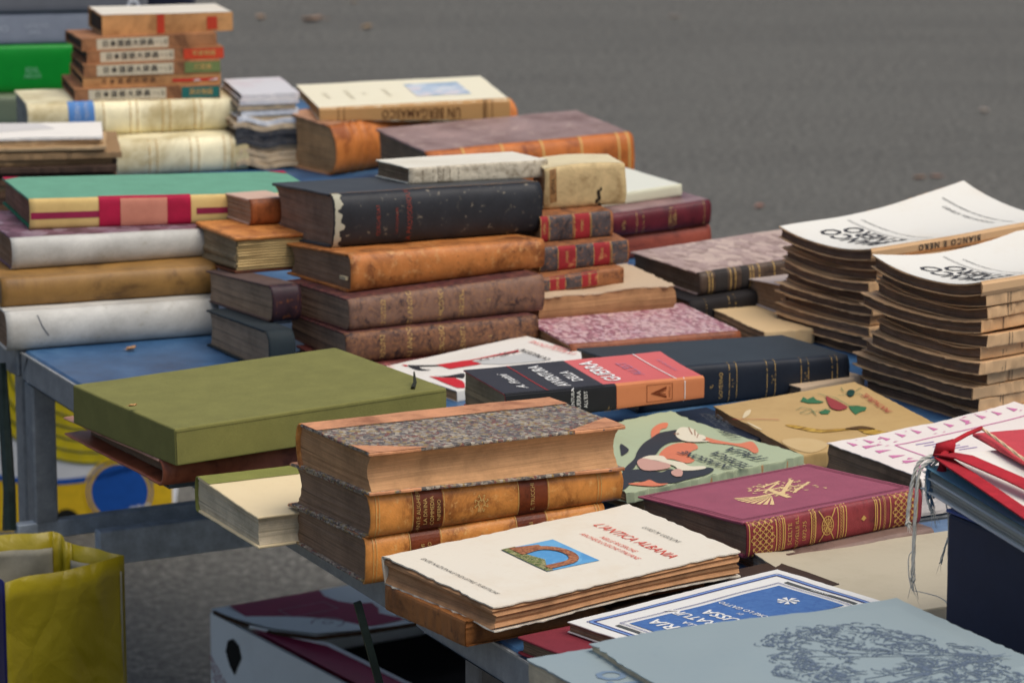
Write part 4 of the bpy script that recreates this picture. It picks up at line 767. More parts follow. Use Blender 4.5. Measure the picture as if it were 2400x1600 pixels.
# ---------------------------------------------------------------- cream and green book, leather trio
b = Book('Be', 'cream_book', 'cream book with green cloth back jutting out beyond the leather trio', 'book', None, spine='back')
b.hard(paper(srgb(230, 210, 168), srgb(200, 170, 120), .2, .6, 52), cloth(srgb(122, 124, 62), .15), PG_CREAM, rnd=.25, e=.8, bt=.0022, sq=.003, cave=.3)
d = Dec(b, 'top', .0005); d.rect(0, b.A, b.Rb+.001, b.Rb+.028); d.done('green_back', cloth(srgb(126, 128, 66), .15), b.fb)
G_D = 'three matching leather volumes at the table edge'
MBL = marbled((srgb(126, 116, 104), srgb(74, 68, 64), srgb(160, 148, 132), srgb(120, 66, 56), srgb(180, 168, 148), srgb(158, 132, 74), srgb(98, 92, 90)), 330, 7, stretch=(1, .8, 1))
PCH = leather(srgb(198, 138, 96), srgb(174, 112, 72), srgb(160, 90, 50), 26, .66, .5, 53)
DSP = leather(srgb(204, 134, 64), srgb(160, 96, 44), srgb(222, 172, 104), 30, .56, .4, 54)
LBL = leather(srgb(112, 52, 24), srgb(84, 38, 20), srgb(140, 70, 32), 40, .64, .4, 55)
def dante(key, label, spine, ttl):
    b = Book(key, 'leather_volume', label, 'book', G_D, spine=spine, amp=.0008)
    b.hard(MBL, DSP, PG_WARM if spine == 'back' else PG_BROWN, rnd=.22, e=.75, bt=.0026, sq=.004, cave=.8, rough=.0011)
    for zz, par, nm in ((b.T+.0005, b.fb, 'corner'), ):
        d = Dec(b, 'top', .0006); A, Bd = b.A, b.B
        d.rect(0, A, b.Rb+.001, b.Rb+.034); d.poly([(0, Bd), (.058, Bd), (.0, Bd-.036)]); d.poly([(A, Bd), (A-.058, Bd), (A, Bd-.036)]); d.done('leather_corner', PCH, b.fb)
        d = Dec(b, 'top', .0009); d.line([(0, b.Rb+.036), (A, b.Rb+.036)], .0006); d.line([(.0, Bd-.038), (.061, Bd)], .0006); d.line([(A, Bd-.038), (A-.061, Bd)], .0006); d.done('tooled_line', ink(srgb(120, 90, 66), .6), b.fb)
    for x in (0, b.A-.05):      # leather over the board edges at the corners
        for z in (b.T-.0028, -.0002): mb = MB(); mb.box(x-.0003, x+.0503, b.B-.0022, b.B+.0004, z, z+.0030, 8, 1, 1); b.put('leather_tip', mb, PCH, bevel=.0007, fn=b.rough(.0008))
    c = b.arc
    if ttl:
        for a0 in (.042, .144): d = Dec(b, 'spine', .0005); d.girth(a0, a0+.028, .0, 1.); d.done('title_label', LBL, b.so)
        d = Dec(b, 'spine', .0010)
        for k, (s_, z_) in enumerate(ttl): d.text(s_, .0465+.0065*k, c*.48, z_, 90)
        d.text('E. TRUCCHI', .157, c*.5, .0055, 90)
        for q_ in (.041, .071, .143, .173, .006, .009, .222, .225): d.line([(q_, .002), (q_, c-.002)], .0006)
        for k in range(8): g = k*math.pi/4; d.line([(.107+.002*math.cos(g), c*.5+.002*math.sin(g)), (.107+.007*math.cos(g+.3), c*.5+.009*math.sin(g+.3)), (.107+.006*math.cos(g+.6), c*.5+.007*math.sin(g+.6))], .0007)
        d.ring(.107, c*.5, .0035, .0007, 14); d.done('gilt_lettering', GOLD(.36), b.so)
    return b
dante('d3', 'lowest of the three orange leather volumes, with chipped spine head', 'front', (('E', .005), ('TRUCCHI', .005), ('PARADISO', .005), ('', .005)))
dante('d2', 'middle leather volume with brown title labels and gilt flower', 'front', (('DANTE ALIGHIERI', .0052), ('LA DIVINA', .0052), ('COMMEDIA', .0052), ('INFERNO', .0048)))
dante('d1', 'topmost leather volume with grey marbled cover, page edges facing front', 'back', None)
# ---------------------------------------------------------------- white art book and its support
b = Book('Ax', 'brown_book', 'brown edged book lying under the white art book', 'book', None, spine='left'); b.soft(leather(srgb(150, 96, 50), srgb(110, 66, 34), srgb(80, 50, 30), 20), leather(srgb(150, 96, 50), srgb(120, 74, 38), srgb(90, 60, 36), 40), .001)
b = Book('Al', 'white_art_book', 'white paper art book with red title and small arch picture', 'book', None, spine='back', amp=.0011, freq=18, bend=lambda x, y, t: -.004*max(0, 1-y/.05)*(1-t)*max(0, 1-x/.09)-.0012*math.sin(x*26)*(1-t))
b.soft(paper(srgb(222, 214, 196), srgb(200, 172, 130), .36, .6, 56), pages(srgb(186, 140, 100), .5, 330), .0009, rough=.0022, ragged=.0022, sq=.002)
A, Bd = b.A, b.B; m = Bd*.5
d = Dec(b, 'top', .0005, flip=True); d.text("L'ANTICA ALBANIA", .775*A, m*.92, .0150, -90, .28, .0, sx=.80); d.text('NELLE RICERCHE', .705*A, m*.92, .0072, -90, .28, sx=.85); d.text('ARCHEOLOGICHE ITALIANE', .670*A, m*.92, .0072, -90, .28, sx=.85); d.done('red_title', ink(srgb(214, 84, 66), .6), b.fb)
d = Dec(b, 'top', .0005, flip=True); d.text('LUIGI M. UGOLINI', .885*A, m*.92, .0072, -90, .25, sx=.85); d.text('ENTE NAZIONALE INDUSTRIE TURISTICHE', .085*A, m, .0058, -90, .25, sx=.95); d.done('grey_lettering', ink(srgb(96, 92, 86), .6), b.fb)
x0, x1, y0, y1 = .345*A, .555*A, .30*Bd, .72*Bd
X_ = lambda u: x0+(x1-x0)*u; Y_ = lambda v: y1+(y0-y1)*v      # u: foot to sky, v: left to right of the picture
d = Dec(b, 'top', .0004, flip=True); d.rect(x0, x1, y0, y1); d.done('picture', marbled((srgb(96, 160, 204), srgb(112, 174, 212), srgb(84, 148, 196)), 60, 8), b.fb)
d = Dec(b, 'top', .0007, flip=True); d.poly([(X_(u), Y_(v)) for u, v in ((0, 0), (.26, 0), (.20, .3), (.3, .6), (.16, .8), (.12, 1), (0, 1))]); d.done('picture_grass', marbled((srgb(96, 116, 60), srgb(170, 160, 120), srgb(60, 76, 40), srgb(150, 140, 100)), 700, 9), b.fb)
arc = [(.12, .14)]+[(.48+.40*math.sin(t), .54-.40*math.cos(t)) for t in [math.pi*k/12 for k in range(13)]]+[(.1, .96)]
inn = [(.1, .82)]+[(.46+.26*math.sin(t), .54-.27*math.cos(t)) for t in [math.pi*(12-k)/12 for k in range(13)]]+[(.12, .30)]
d = Dec(b, 'top', .001, flip=True); d.poly([(X_(u), Y_(v)) for u, v in arc+inn], .004); d.poly([(X_(u), Y_(v)) for u, v in ((.12, .02), (.62, .10), (.60, .24), (.12, .32))]); d.done('picture_arch', marbled((srgb(150, 90, 60), srgb(110, 64, 46), srgb(176, 120, 84)), 500, 10), b.fb)
# ---------------------------------------------------------------- burgundy book and things beside it
b = Book('Y2', 'soft_brown_booklet', 'soft brown booklet under the burgundy book', 'book', None, amp=.0022); b.soft(leather(srgb(118, 96, 86), srgb(90, 70, 62), srgb(140, 116, 100), 20, .62), PG_DARK, .001, rough=.001, rnd=.4, e=1)
BUR = cloth(srgb(156, 80, 96), .10, rough=.5, seed=9); BURS = leather(srgb(132, 50, 54), srgb(104, 38, 42), srgb(130, 54, 50), 30, .7, .4, 57)
b = Book('Y', 'burgundy_book', 'burgundy cloth book with gilt trophy on cover and gilt spine', 'book', None, amp=.0005); b.hard(BUR, BURS, pages(srgb(158, 130, 104), .65, 1100), rnd=.18, e=.7, bt=.0028, sq=.0035)
A, Bd, c = b.A, b.B, b.arc
d = Dec(b, 'top', .0004); f_ = b.Rb+.004
for k in (.004, .0075): d.frame(k, A-k, f_+k, Bd-k, .0009)
d.done('pressed_border', cloth(srgb(118, 54, 68), .1), b.fb)
d = Dec(b, 'top', .0004); ex, ey = .5*A, .53*Bd; r = random.Random(2)
for k in range(8): g = math.pi*(.86+.055*k); d.poly([(ex-.012, ey-.010), (ex-.012+.034*math.cos(g), ey-.012+.040*math.sin(g)), (ex-.012+.034*math.cos(g+.11), ey-.012+.040*math.sin(g+.11))])
for (x0, y0, x1, y1, w) in ((-.035, -.006, .012, -.004, .004), (-.006, -.028, .002, .014, .0055), (.0, -.010, .040, .030, .004), (-.012, .016, .034, .004, .003), (.002, .024, .030, .034, .003), (.01, -.014, .046, .012, .003), (-.01, .004, .025, .03, .0025)): d.line([(ex+x0, ey+y0), (ex+x1, ey+y1)], w)
for k in range(46): x, y = ex+r.uniform(-.016, .042), ey+r.uniform(-.018, .036); g = r.uniform(0, 6.3); d.poly([(x, y), (x+.006*math.cos(g), y+.006*math.sin(g)), (x+.0045*math.cos(g+.7), y+.0045*math.sin(g+.7))])
for k in range(5): d.ring(ex-.006+.010*k, ey+.006*math.sin(k*2), .004, .0009, 12)
d.done('gilt_trophy', ink(srgb(232, 200, 140), .45, .30), b.fb)
d = Dec(b, 'spine', .0005)
def lattice(a0, a1):
    n = max(2, round((a1-a0)/.007))
    for i in range(-6, n+7):
        for sg in (1, -1):
            P_ = [(a0+(i+sg*6*k/8)*(a1-a0)/n, c*(.04+.92*k/8)) for k in range(9)]; P_ = [(x, y) for x, y in P_ if a0 <= x <= a1]
            if len(P_) > 1: d.line(P_, .0007)
    for i in range(n):
        for j in range(6): d.poly([(a0+(i+.5)*(a1-a0)/n+.0012*x, c*(.12+.15*j)+.0022*y) for x, y in ((-1, 0), (0, -1), (1, 0), (0, 1))])
lattice(.004, .030); lattice(.158, .184)
for q_ in (.0025, .0315, .0385, .0405, .069, .0735, .098, .104, .107, .139, .141, .1445, .156, .186): d.line([(q_, .001), (q_, c-.001)], .0011)
for q_ in (.035, .0715, .1015, .1495):
    for j in range(14): d.ring(q_, c*(.05+.07*j), .0011, .0004, 8)
for k, (s_, z_) in enumerate((('SCELTE', .0062), ('NOVELLE ILL.', .0052), ('1872-75', .0056))): d.text(s_, .046+.0078*k, c*.48, z_, 90)
ox = .0865; d.ring(ox, c*.5, .0062, .0009, 18, 1.35); d.ring(ox, c*.5, .0042, .0006, 14, 1.35)
for k in range(12): g = k*math.pi/6; d.line([(ox+.0015*math.cos(g), c*.5+.002*math.sin(g)), (ox+.0055*math.cos(g+.4), c*.5+.0075*math.sin(g+.4))], .0006)
for sg in (1, -1): d.line([(ox-sg*.008, c*.14), (ox+sg*.009, c*.88)], .0011)
d.poly([(.123, c*.5), (.126, c*.44), (.129, c*.5), (.126, c*.58)]); d.done('gilt_tooling', ink((.52, .31, .09), .35, .30), b.so)
b = Book('Z', 'beige_portfolio', 'plain greyish beige paper portfolio before the burgundy book', 'folder', None, amp=.0014, bend=lambda x, y, t: t*.016*max(0, 1-x/.03)*max(0, y/.2-.75)); b.soft(paper(srgb(182, 172, 148), srgb(140, 128, 104), .3, .8, 58), PG_GREY, .0009, rough=.0008)
# ---------------------------------------------------------------- blue framed cover, maroon book, foreground books
b = Book(None, 'maroon_book', 'maroon cloth book under the corner of the blue framed booklet', 'book', place=dict(loc=(.075, 3.03, .75), yaw=36, L=.18, W=.12, T=.0145)); b.hard(cloth(srgb(120, 40, 50), .15), cloth(srgb(120, 40, 50), .15), PG_DARK, rnd=.2, bt=.002)
b = Book(None, 'dark_book', 'dark brown book in the shadow between the white art book and blue framed booklet', 'book', place=dict(loc=(.115, 3.165, .75), yaw=36, L=.20, W=.085, T=.013)); b.hard(cloth(srgb(60, 44, 34), .2), cloth(srgb(54, 38, 30), .2), PG_DARK, rnd=.2, bt=.002)
b = Book('CC', 'blue_framed_booklet', 'white booklet with blue framed cover and white title letters', 'book', None, amp=.0009); b.soft(paper(srgb(226, 224, 216), srgb(204, 190, 160), .18, .5, 59), PG_DARK, .0008, rough=.0007)
A, Bd = b.A, b.B; BL1, BL2 = ink(srgb(74, 108, 168), .5), ink(srgb(66, 70, 130), .5)
d = Dec(b, 'top', .0004); k = .013
d.frame(k, A-k, k, Bd-k, .0045); d.done('blue_border', ink(srgb(120, 150, 198), .5), b.fb)
d = Dec(b, 'top', .0006)
for k, w in ((.0108, .0008), (.0148, .0016), (.031, .0007), (.0326, .0004)): d.frame(k if k < .02 else .028+k-.031, A-(k if k < .02 else .028+k-.031), k, Bd-k, w)
d.done('border_line', BL2, b.fb)
d = Dec(b, 'top', .0005); d.rect(.033, A-.033, .037, Bd-.037); d.done('blue_panel', marbled((srgb(70, 108, 164), srgb(76, 114, 168), srgb(66, 102, 158)), 200, 12), b.fb)
d = Dec(b, 'top', .0005); d.rect(.0205, A-.0205, Bd-.0345, Bd-.0345) if 0 else None
for y in (.022, Bd-.022): pass
for x in (.0225, A-.0225): d.rect(x-.0022, x+.0022, .034, Bd-.034)
d.done('dark_strip', ink(srgb(84, 86, 84), .6), b.fb)
d = Dec(b, 'top', .0009); m = Bd*.5
d.text('SANSONI', A-.0225, m, .0046, 90, .2); d.text('BIBLIOTECA', .0225, m, .0046, 90, .2)
for k, (s_, z_) in enumerate((('STORIA', .0185), ('DELLA', .0085), ('LETTERATURA', .0150), ('RUSSA', .0170))): d.text(s_, (.052, .069, .084, .104)[k], m, z_, 90, .12, .02)
d.text('DI', .120, m, .006, 90, .1); d.text('ETTORE LO GATTO', .130, m, .0078, 90, .1, .01)
for k in range(7): g = k*.9; d.poly([(A-.060, m), (A-.060+.010*math.cos(g), m+.010*math.sin(g)), (A-.060+.009*math.cos(g+.5), m+.009*math.sin(g+.5))])
d.done('white_lettering', WH, b.fb)
GBL = paper(srgb(142, 156, 158), srgb(130, 148, 156), .3, .6, 60)
b = Book('BBl', 'grey_blue_book', 'thick grey blue book at the front edge under the etched cover', 'book', None, amp=.0012); b.soft(GBL, PG_CREAM, .0014, rough=.0016)
d = Dec(b, 'top', .0005); d.text('TO', .035, .125, .030, 90, 0, .03); d.text('RT', .075, .12, .026, 90, 0, .03); d.done('blue_lettering', ink(srgb(112, 132, 152)), b.fb)
b = Book('BBu', 'etched_booklet', 'large grey blue booklet with an etched tree in the near foreground', 'book', None, amp=.0016, bend=lambda x, y, t: .004*math.sin(x*16)); b.soft(GBL, PG_CREAM, .0008, rough=.0022)
d = Dec(b, 'top', .0005); r = random.Random(44); cx_, cy_ = .172, .060
for k in range(105):                    # leafy clumps of the crown, drawn as rows of little arcs
    g, q = r.uniform(0, 6.283), math.sqrt(r.random()); x0, y0 = cx_+.078*q*math.cos(g), cy_+.098*q*math.sin(g)
    if not (.012 < y0 < .175): continue
    for n_ in range(15):
        g2 = g+r.uniform(-1.5, 1.5); rr_ = r.uniform(.003, .017); x, y = x0+rr_*math.cos(g2), y0+rr_*math.sin(g2); s_ = r.uniform(.0022, .0050); t0 = g2+r.uniform(-.5, .5)
        d.line([(x+s_*math.cos(t0+a_), y+s_*math.sin(t0+a_)) for a_ in (-1.1, -.5, 0, .5, 1.1)], r.uniform(.0006, .0013))
for k in range(7):
    g = r.uniform(1.6, 4.7); d.line([(cx_+.10-.004*k % .02, cy_+r.uniform(-.01, .01)), (cx_+.04*math.cos(g), cy_+.05*math.sin(g)), (cx_+.075*math.cos(g+.2), cy_+.092*math.sin(g+.2))], .0011)
d.done('etched_tree', ink(srgb(96, 110, 126), .7, .34), b.fb)
# ---------------------------------------------------------------- left pamphlets, cream volumes, boxed pile, binders, magazines
def layered(key, n, name, labels, group, mats, pg, seed, amp=.001, bend=None, jx=.006, lastmat=None, shrink=0, rough=.0012, spine='front'):
    p = PLACE[key]; r = random.Random(seed); t = p['T']/n; ca, sa = math.cos(R(p['yaw'])), math.sin(R(p['yaw']))
    for i in range(n):
        dx, dy = r.uniform(-jx, jx)-shrink*i, r.uniform(-jx, jx)*.6; pl = dict(p)
        pl.update(T=t*.95, tx=0, ty=0, bx=0, by=0, yaw=p['yaw']+r.uniform(-2, 2), loc=(p['loc'][0]+dx*ca-dy*sa, p['loc'][1]+dx*sa+dy*ca, p['loc'][2]+i*t))
        b = Book(None, name, labels[i], 'magazine' if 'magazine' in name else 'booklet', group, place=pl, amp=amp, bend=bend, spine=spine); m = lastmat if (i == n-1 and lastmat) else mats[r.randrange(len(mats))]
        b.soft(m, pg[r.randrange(len(pg))], .0007, rough=rough, ragged=.001, sq=.0008, nz=5)
    return b
PAL = [paper(srgb(186, 156, 116), srgb(120, 86, 52), .5, .7, 70+i) for i in range(3)]
nth = lambda n, tail: [f'{ORD[n-1-i]} {tail}' for i in range(n)]
PLACE['C2'] = dict(PLACE['C1'], loc=(PLACE['C1']['loc'][0]-.012, PLACE['C1']['loc'][1]+.004, PLACE['C1']['loc'][2]+PLACE['C1']['T']), T=.020, W=.105)
layered('C1', 9, 'dark_edged_booklet', nth(9, 'dark edged booklet of the group behind the green book'), 'dark edged booklets behind the green book', [paper(srgb(96, 70, 50), srgb(60, 44, 30), .5, .8, 76), paper(srgb(70, 52, 40), srgb(50, 36, 26), .5, .8, 77), paper(srgb(150, 120, 84), srgb(90, 66, 44), .5, .8, 78)], [pages((.055, .036, .024), .6, 500)], 2, rough=.0016)
b = layered('C2', 5, 'thin_booklet', nth(4, 'thin cream booklet below the white picture booklet')+['white booklet with faint picture on top of the thin cream ones'], 'thin booklets at the left edge', PAL, [pages(srgb(150, 104, 70))], 3, lastmat=paper(srgb(236, 230, 218), srgb(200, 190, 180), .3, .6, 75), shrink=.002)
d = Dec(b, 'top', .0004); d.poly([(.10, .04), (.17, .06), (.15, .10), (.08, .11)]); d.done('faint_picture', ink(srgb(206, 202, 196)), b.fb)
VCR = leather(srgb(226, 216, 178), srgb(208, 190, 140), srgb(176, 146, 90), 12, .68, .5, 80)
G_DD = 'two cream vellum volumes under the boxed pile'
for key, lab, bands in (('D1', 'lower cream vellum volume with ruled spine, on the rear table', (.05, .06, .105, .115, .150, .160)), ('D2', 'cream vellum volume with blue label under the boxed pile', (.100, .136, .145, .178, .188, .221, .230))):
    b = Book(key, 'cream_volume', lab, 'book', G_DD, amp=.0009); b.bands = []; b.hard(VCR, VCR, PG_GREY, rnd=.3, e=.85, bands=[(q, .004, .0007) for q in bands], sq=.002)
    d = Dec(b, 'spine', .0006)
    for q in bands: d.line([(q, .002), (q, b.arc-.002)], .0014)
    d.done('gilt_lines', ink(srgb(186, 150, 88), .6, .42), b.so)
    if key == 'D2':
        d = Dec(b, 'spine', .0008); d.girth(.054, .088, .0, 1.); d.done('blue_label', cloth(srgb(84, 132, 190), .15), b.so)
        d = Dec(b, 'spine', .0012); d.text('STORIA', .066, b.arc*.62, .010, 90); d.text('DEL TEATRO', .078, b.arc*.62, .007, 90); d.done('label_lettering', ink(srgb(180, 190, 206), .6, .4), b.so)
G_E = 'six slim boxed volumes with foreign lettering'
CARD = leather(srgb(156, 108, 70), srgb(126, 84, 54), srgb(100, 66, 44), 26, .6, .65, 81); CARD2 = leather(srgb(190, 140, 88), srgb(172, 122, 74), srgb(146, 100, 64), 20, .62, .65, 82)
def boxed(key, label, mat, plate=None, title=None, tmat=None, dark_open=True):
    b = Book(key, 'slipcased_book', label, 'book', G_E, amp=.0007); L, Wd, T = b.L, b.W, b.T; w = .0022
    mb = MB()
    mb.box(0, L, 0, w, 0, T, 14, 1, 3); mb.box(0, L, Wd-w, Wd, 0, T, 14, 1, 2); mb.box(L-w, L, w, Wd-w, 0, T, 1, 8, 2)
    mb.box(0, L-w, w, Wd-w, T-w, T, 14, 8, 1); mb.box(0, L-w, w, Wd-w, 0, w, 14, 8, 1); b.put('slipcase', mb, mat, bevel=.0005, merge=0)
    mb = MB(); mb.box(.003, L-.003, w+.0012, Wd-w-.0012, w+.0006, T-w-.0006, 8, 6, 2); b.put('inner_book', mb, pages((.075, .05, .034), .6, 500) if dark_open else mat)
    F = lambda a, c, e: (a, -e, c)
    if plate:
        d = Dec(b, pos=F, eps=.0005); d.rect(plate[0], plate[1], .0012, T-.0012); d.done('white_plate', paper(srgb(206, 194, 166), srgb(150, 130, 96), .35, .7, 83), b.root)
        k = 7; w_ = (plate[1]-plate[0]); d = Dec(b, pos=F, eps=.0010)
        for i, ch in enumerate('日本国語大辞典'): d.text(ch, plate[0]+w_*(.12+.105*i), T*.5, T*.56, 0, 0, .012)
        d.text('一 | 五', plate[0]+w_*.90, T*.5, T*.4); d.done('black_lettering', ink((.05, .045, .04), .7), b.root)
    if title:
        d = Dec(b, pos=F, eps=.0006); d.rect(title[0], title[1], .0012, T-.0012); d.done('colour_label', tmat, b.root)
        if title[2]: d = Dec(b, pos=F, eps=.0011); d.text(title[2], (title[0]+title[1])/2, T*.5, T*.5, 0, 0, .01); d.done('gilt_lettering', GOLD(.3), b.root)
    return b, F
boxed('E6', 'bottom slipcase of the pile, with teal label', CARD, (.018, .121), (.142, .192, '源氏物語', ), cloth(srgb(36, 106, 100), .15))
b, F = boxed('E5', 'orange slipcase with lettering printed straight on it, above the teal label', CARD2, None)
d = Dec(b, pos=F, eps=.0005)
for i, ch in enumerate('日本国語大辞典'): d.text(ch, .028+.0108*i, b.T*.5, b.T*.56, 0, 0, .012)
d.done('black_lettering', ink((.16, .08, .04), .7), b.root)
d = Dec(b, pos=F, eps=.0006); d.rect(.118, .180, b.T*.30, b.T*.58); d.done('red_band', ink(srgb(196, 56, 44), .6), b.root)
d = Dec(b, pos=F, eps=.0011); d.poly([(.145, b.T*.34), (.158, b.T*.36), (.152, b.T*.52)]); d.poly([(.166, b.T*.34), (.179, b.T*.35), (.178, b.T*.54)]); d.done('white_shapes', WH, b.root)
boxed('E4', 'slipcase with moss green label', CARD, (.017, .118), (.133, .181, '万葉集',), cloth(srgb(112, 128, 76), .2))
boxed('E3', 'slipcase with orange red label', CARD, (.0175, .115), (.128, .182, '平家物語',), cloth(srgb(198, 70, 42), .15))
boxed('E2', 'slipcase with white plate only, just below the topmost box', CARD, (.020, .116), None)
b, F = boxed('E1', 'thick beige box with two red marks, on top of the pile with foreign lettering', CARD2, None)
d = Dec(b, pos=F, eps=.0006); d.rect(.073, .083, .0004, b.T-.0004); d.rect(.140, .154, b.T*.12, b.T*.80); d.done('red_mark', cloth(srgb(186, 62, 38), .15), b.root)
d = Dec(b, 'top', .0005); d.rect(.001, b.L-.001, .001, b.W-.001); d.done('pale_top', paper(srgb(226, 218, 200), srgb(196, 170, 130), .3, .6, 85), b.root)
G_F = 'ring binders stacked at the top left corner'
def binder(key, label, c, mark):
    b = Book(key, 'ring_binder', label, 'binder', G_F, amp=.0006); b.hard(plain(c, .4, .06), plain(c, .35, .06), PG_GREY, rnd=.12, e=.5, bt=.003)
    if mark: d = Dec(b, 'spine', .0006); a0, w_, h_ = mark; d.rect(a0, a0+w_, b.arc*.35, b.arc*(.35+h_)); d.done('spine_mark', WH, b.so)
    return b
binder('F0', 'greyish green binder at the bottom, mostly hidden', srgb(112, 122, 98), None)
b = binder('F1', 'bright green ring binder behind the boxed pile', srgb(16, 140, 44), None)
d = Dec(b, 'spine', .0006); d.text('EDIL', .162, b.arc*.48, .010, 0, 0, .02); d.text('ARCH', .162, b.arc*.37, .009, 0, 0, .02); d.done('spine_lettering', ink(srgb(110, 180, 130)), b.so)
b = binder('F2', 'light grey binder on top of the green one', srgb(140, 146, 156), None)
d = Dec(b, 'spine', .0006); d.text('UFFICIO', .168, b.arc*.56, .009, 0, 0, .02); d.text('IO', .122, b.arc*.5, .013, 0, 0, .02); d.text('2001', .165, b.arc*.40, .009, 0, 0, .02); d.done('spine_lettering', ink(srgb(172, 178, 186)), b.so)
b = binder('F3', 'darker grey binder at the very top of the left corner', srgb(110, 112, 116), None)
d = Dec(b, 'spine', .0006); d.text('A', .255, b.arc*.36, .026, 0, 0, .03); d.done('spine_lettering', ink(srgb(210, 212, 214)), b.so)
mb = MB(); r = random.Random(8)
mb.box(-.528, -.460, 5.78, 5.86, .75, .985, 3, 3, 6); tag(make('navy_holder', mb, plain(srgb(30, 34, 52), .6), bevel=.012, seg=3), 'navy blue box file standing behind the boxed pile', 'box')
GLO = [paper(srgb(214, 216, 218), srgb(140, 150, 176), .5, .3, 90), paper(srgb(220, 216, 214), srgb(196, 140, 146), .5, .3, 91), paper(srgb(190, 170, 140), srgb(120, 90, 60), .5, .5, 92)]
wv = lambda x, y, t: .0045*math.sin(x*95+.6)*max(0, 1-x/.075)*1.3+.003
layered('G1', 9, 'worn_magazine', nth(9, 'worn magazine in the wavy pile between the cream volumes and leather folios'), 'worn magazines in a wavy pile', [GLO[2], GLO[2], paper(srgb(70, 70, 72), srgb(40, 40, 40), .4, .5, 93)], [pages(srgb(150, 118, 88), .45, 260), pages(srgb(96, 76, 58), .5, 260)], 4, .0016, wv, .006, GLO[0], rough=.002)
layered('G2', 5, 'glossy_magazine', ['lowest glossy magazine of the upper five', 'second glossy magazine up of the upper five', 'middle glossy magazine of the upper five', 'glossy magazine just under the white and pink one', 'glossy white and pink magazine, highest beside the pale paperback'], 'glossy magazines by the pale paperback', GLO, [pages(srgb(150, 140, 132), .5, 300), pages(srgb(110, 104, 100), .5, 300)], 5, .0008, None, .003, GLO[1])
# ---------------------------------------------------------------- leather folios and pale paperback at the back
ORF = leather(srgb(196, 118, 56), srgb(160, 86, 38), srgb(128, 66, 34), 22, .62, .5, 95)
b = Book('H1', 'leather_folio', 'thick folio with ribbed orange spine under the pale paperback', 'book', None, amp=.001); b.hard(leather(srgb(176, 132, 100), srgb(150, 104, 78), srgb(120, 80, 60), 24, .62), ORF, pages(srgb(190, 146, 100), .7), rnd=.3, e=.9, bands=[(q, .003, .0014) for q in (.026, .040, .054, .10, .15, .2)], bt=.0025, cave=.8, rough=.001)
b = Book('H2', 'leather_folio', 'large folio with worn mauve brown cover and orange banded spine', 'book', None, amp=.0011); H2B = leather(srgb(150, 124, 116), srgb(138, 108, 98), srgb(190, 166, 150), 12, .56, .45, 96)
b.hard(H2B, leather(srgb(184, 104, 44), srgb(150, 76, 34), srgb(206, 140, 70), 24, .62, .5, 97), pages(srgb(150, 124, 96)), rnd=.24, e=.75, bt=.003, rough=.0016)
d = Dec(b, 'spine', .0005); c = b.arc
for q in (.05, .105, .162, .218, .272, .287): d.line([(q, .001), (q, c-.001)], .0032)
d.done('pale_band', ink(srgb(206, 160, 92), .6, .3), b.so)
b = Book('Berg', 'pale_paperback', 'pale yellow paperback with tan spine lettering on the leather folio', 'book', None, amp=.0008); b.soft(paper(srgb(236, 228, 198), srgb(214, 196, 150), .2, .5, 98), pages(srgb(200, 160, 112), .8), .0008, rough=.0008, e=.3)
A, Bd, c = b.A, b.B, b.arc
d = Dec(b, 'spine', .0010); d.rect(-.0004, A, 0, c); d.done('tan_spine', paper(srgb(190, 146, 92), srgb(150, 106, 60), .35, .6, 99), b.so)
d = Dec(b, 'spine', .0017); d.text('UN BERGAMASCO', .53*A, c*.5, .0125, 180, 0, .008, 1.05)
for q in (.095, .125, .86, .865, .875, .905): d.line([(q*A, .0015), (q*A, c-.0015)], .0008)
d.done('spine_lettering', ink(srgb(96, 62, 36), .7), b.so)
d = Dec(b, 'top', .0004); d.rect(.55*A, .84*A, .28*Bd, .80*Bd); d.done('pale_picture', marbled((srgb(176, 192, 206), srgb(206, 212, 214), srgb(150, 172, 190), srgb(214, 206, 206)), 45, 13), b.fb)
d = Dec(b, 'top', .0004)
for q, s_ in ((.10, 'NOVELLE'), (.22, 'BERGAMASCO'), (.30, 'UN'), (.42, 'ROMANZO')): d.text(s_, q*A, .5*Bd, .010, 90)
d.done('faint_lettering', ink(srgb(206, 198, 172), .6), b.fb)
# ---------------------------------------------------------------- ribbon tied papers in the navy box
BX = thing('navy_box', 'navy blue box holding ribbon tied papers at the right edge', 'box', (.340, 3.052, .75), R(30))
NAVY = plain(srgb(40, 46, 66), .6, .12, 30); h = .138
mb = MB(); mb.box(0, .26, -.21, 0, 0, h, 8, 8, 6); make('box_body', mb, NAVY, BX, bevel=.003, seg=2)
mb = MB(); mb.box(-.0012, .262, -.16, .001, h+.001, h+.0035, 6, 6, 1); make('lid_edge', mb, plain(srgb(60, 80, 140), .5), BX, bevel=.0006)
PB = thing('paper_bundle', 'bundle of loose papers with a red cover tied by red ribbon and cords', 'papers', (.3408, 3.0906, .75+h+.004), R(18))
r = random.Random(14); zz = 0
for i in range(9):
    c_ = [srgb(236, 236, 232), srgb(216, 212, 198), srgb(236, 232, 220)][i % 3] if i != 6 else srgb(110, 160, 180)
    mb = MB(); dx, dy, cu = r.uniform(-.016, -.002), r.uniform(.004, .018), r.uniform(0, .006); ph = r.uniform(0, 3)
    mb.patch(lambda u, v: (dx+.24*u, dy-.20*v, zz+cu*math.sin(u*3+ph)*.4+.003*(1-u)**4), 12, 12); mb.patch(lambda u, v: (dx+.24*u, dy-.20*v, zz+.0006+cu*math.sin(u*3+ph)*.4+.003*(1-u)**4), 12, 12)
    zz += .0032; make('sheet', mb, paper(c_, sc(c_, .7), .2, .6, 110+i % 3), PB, merge=0)
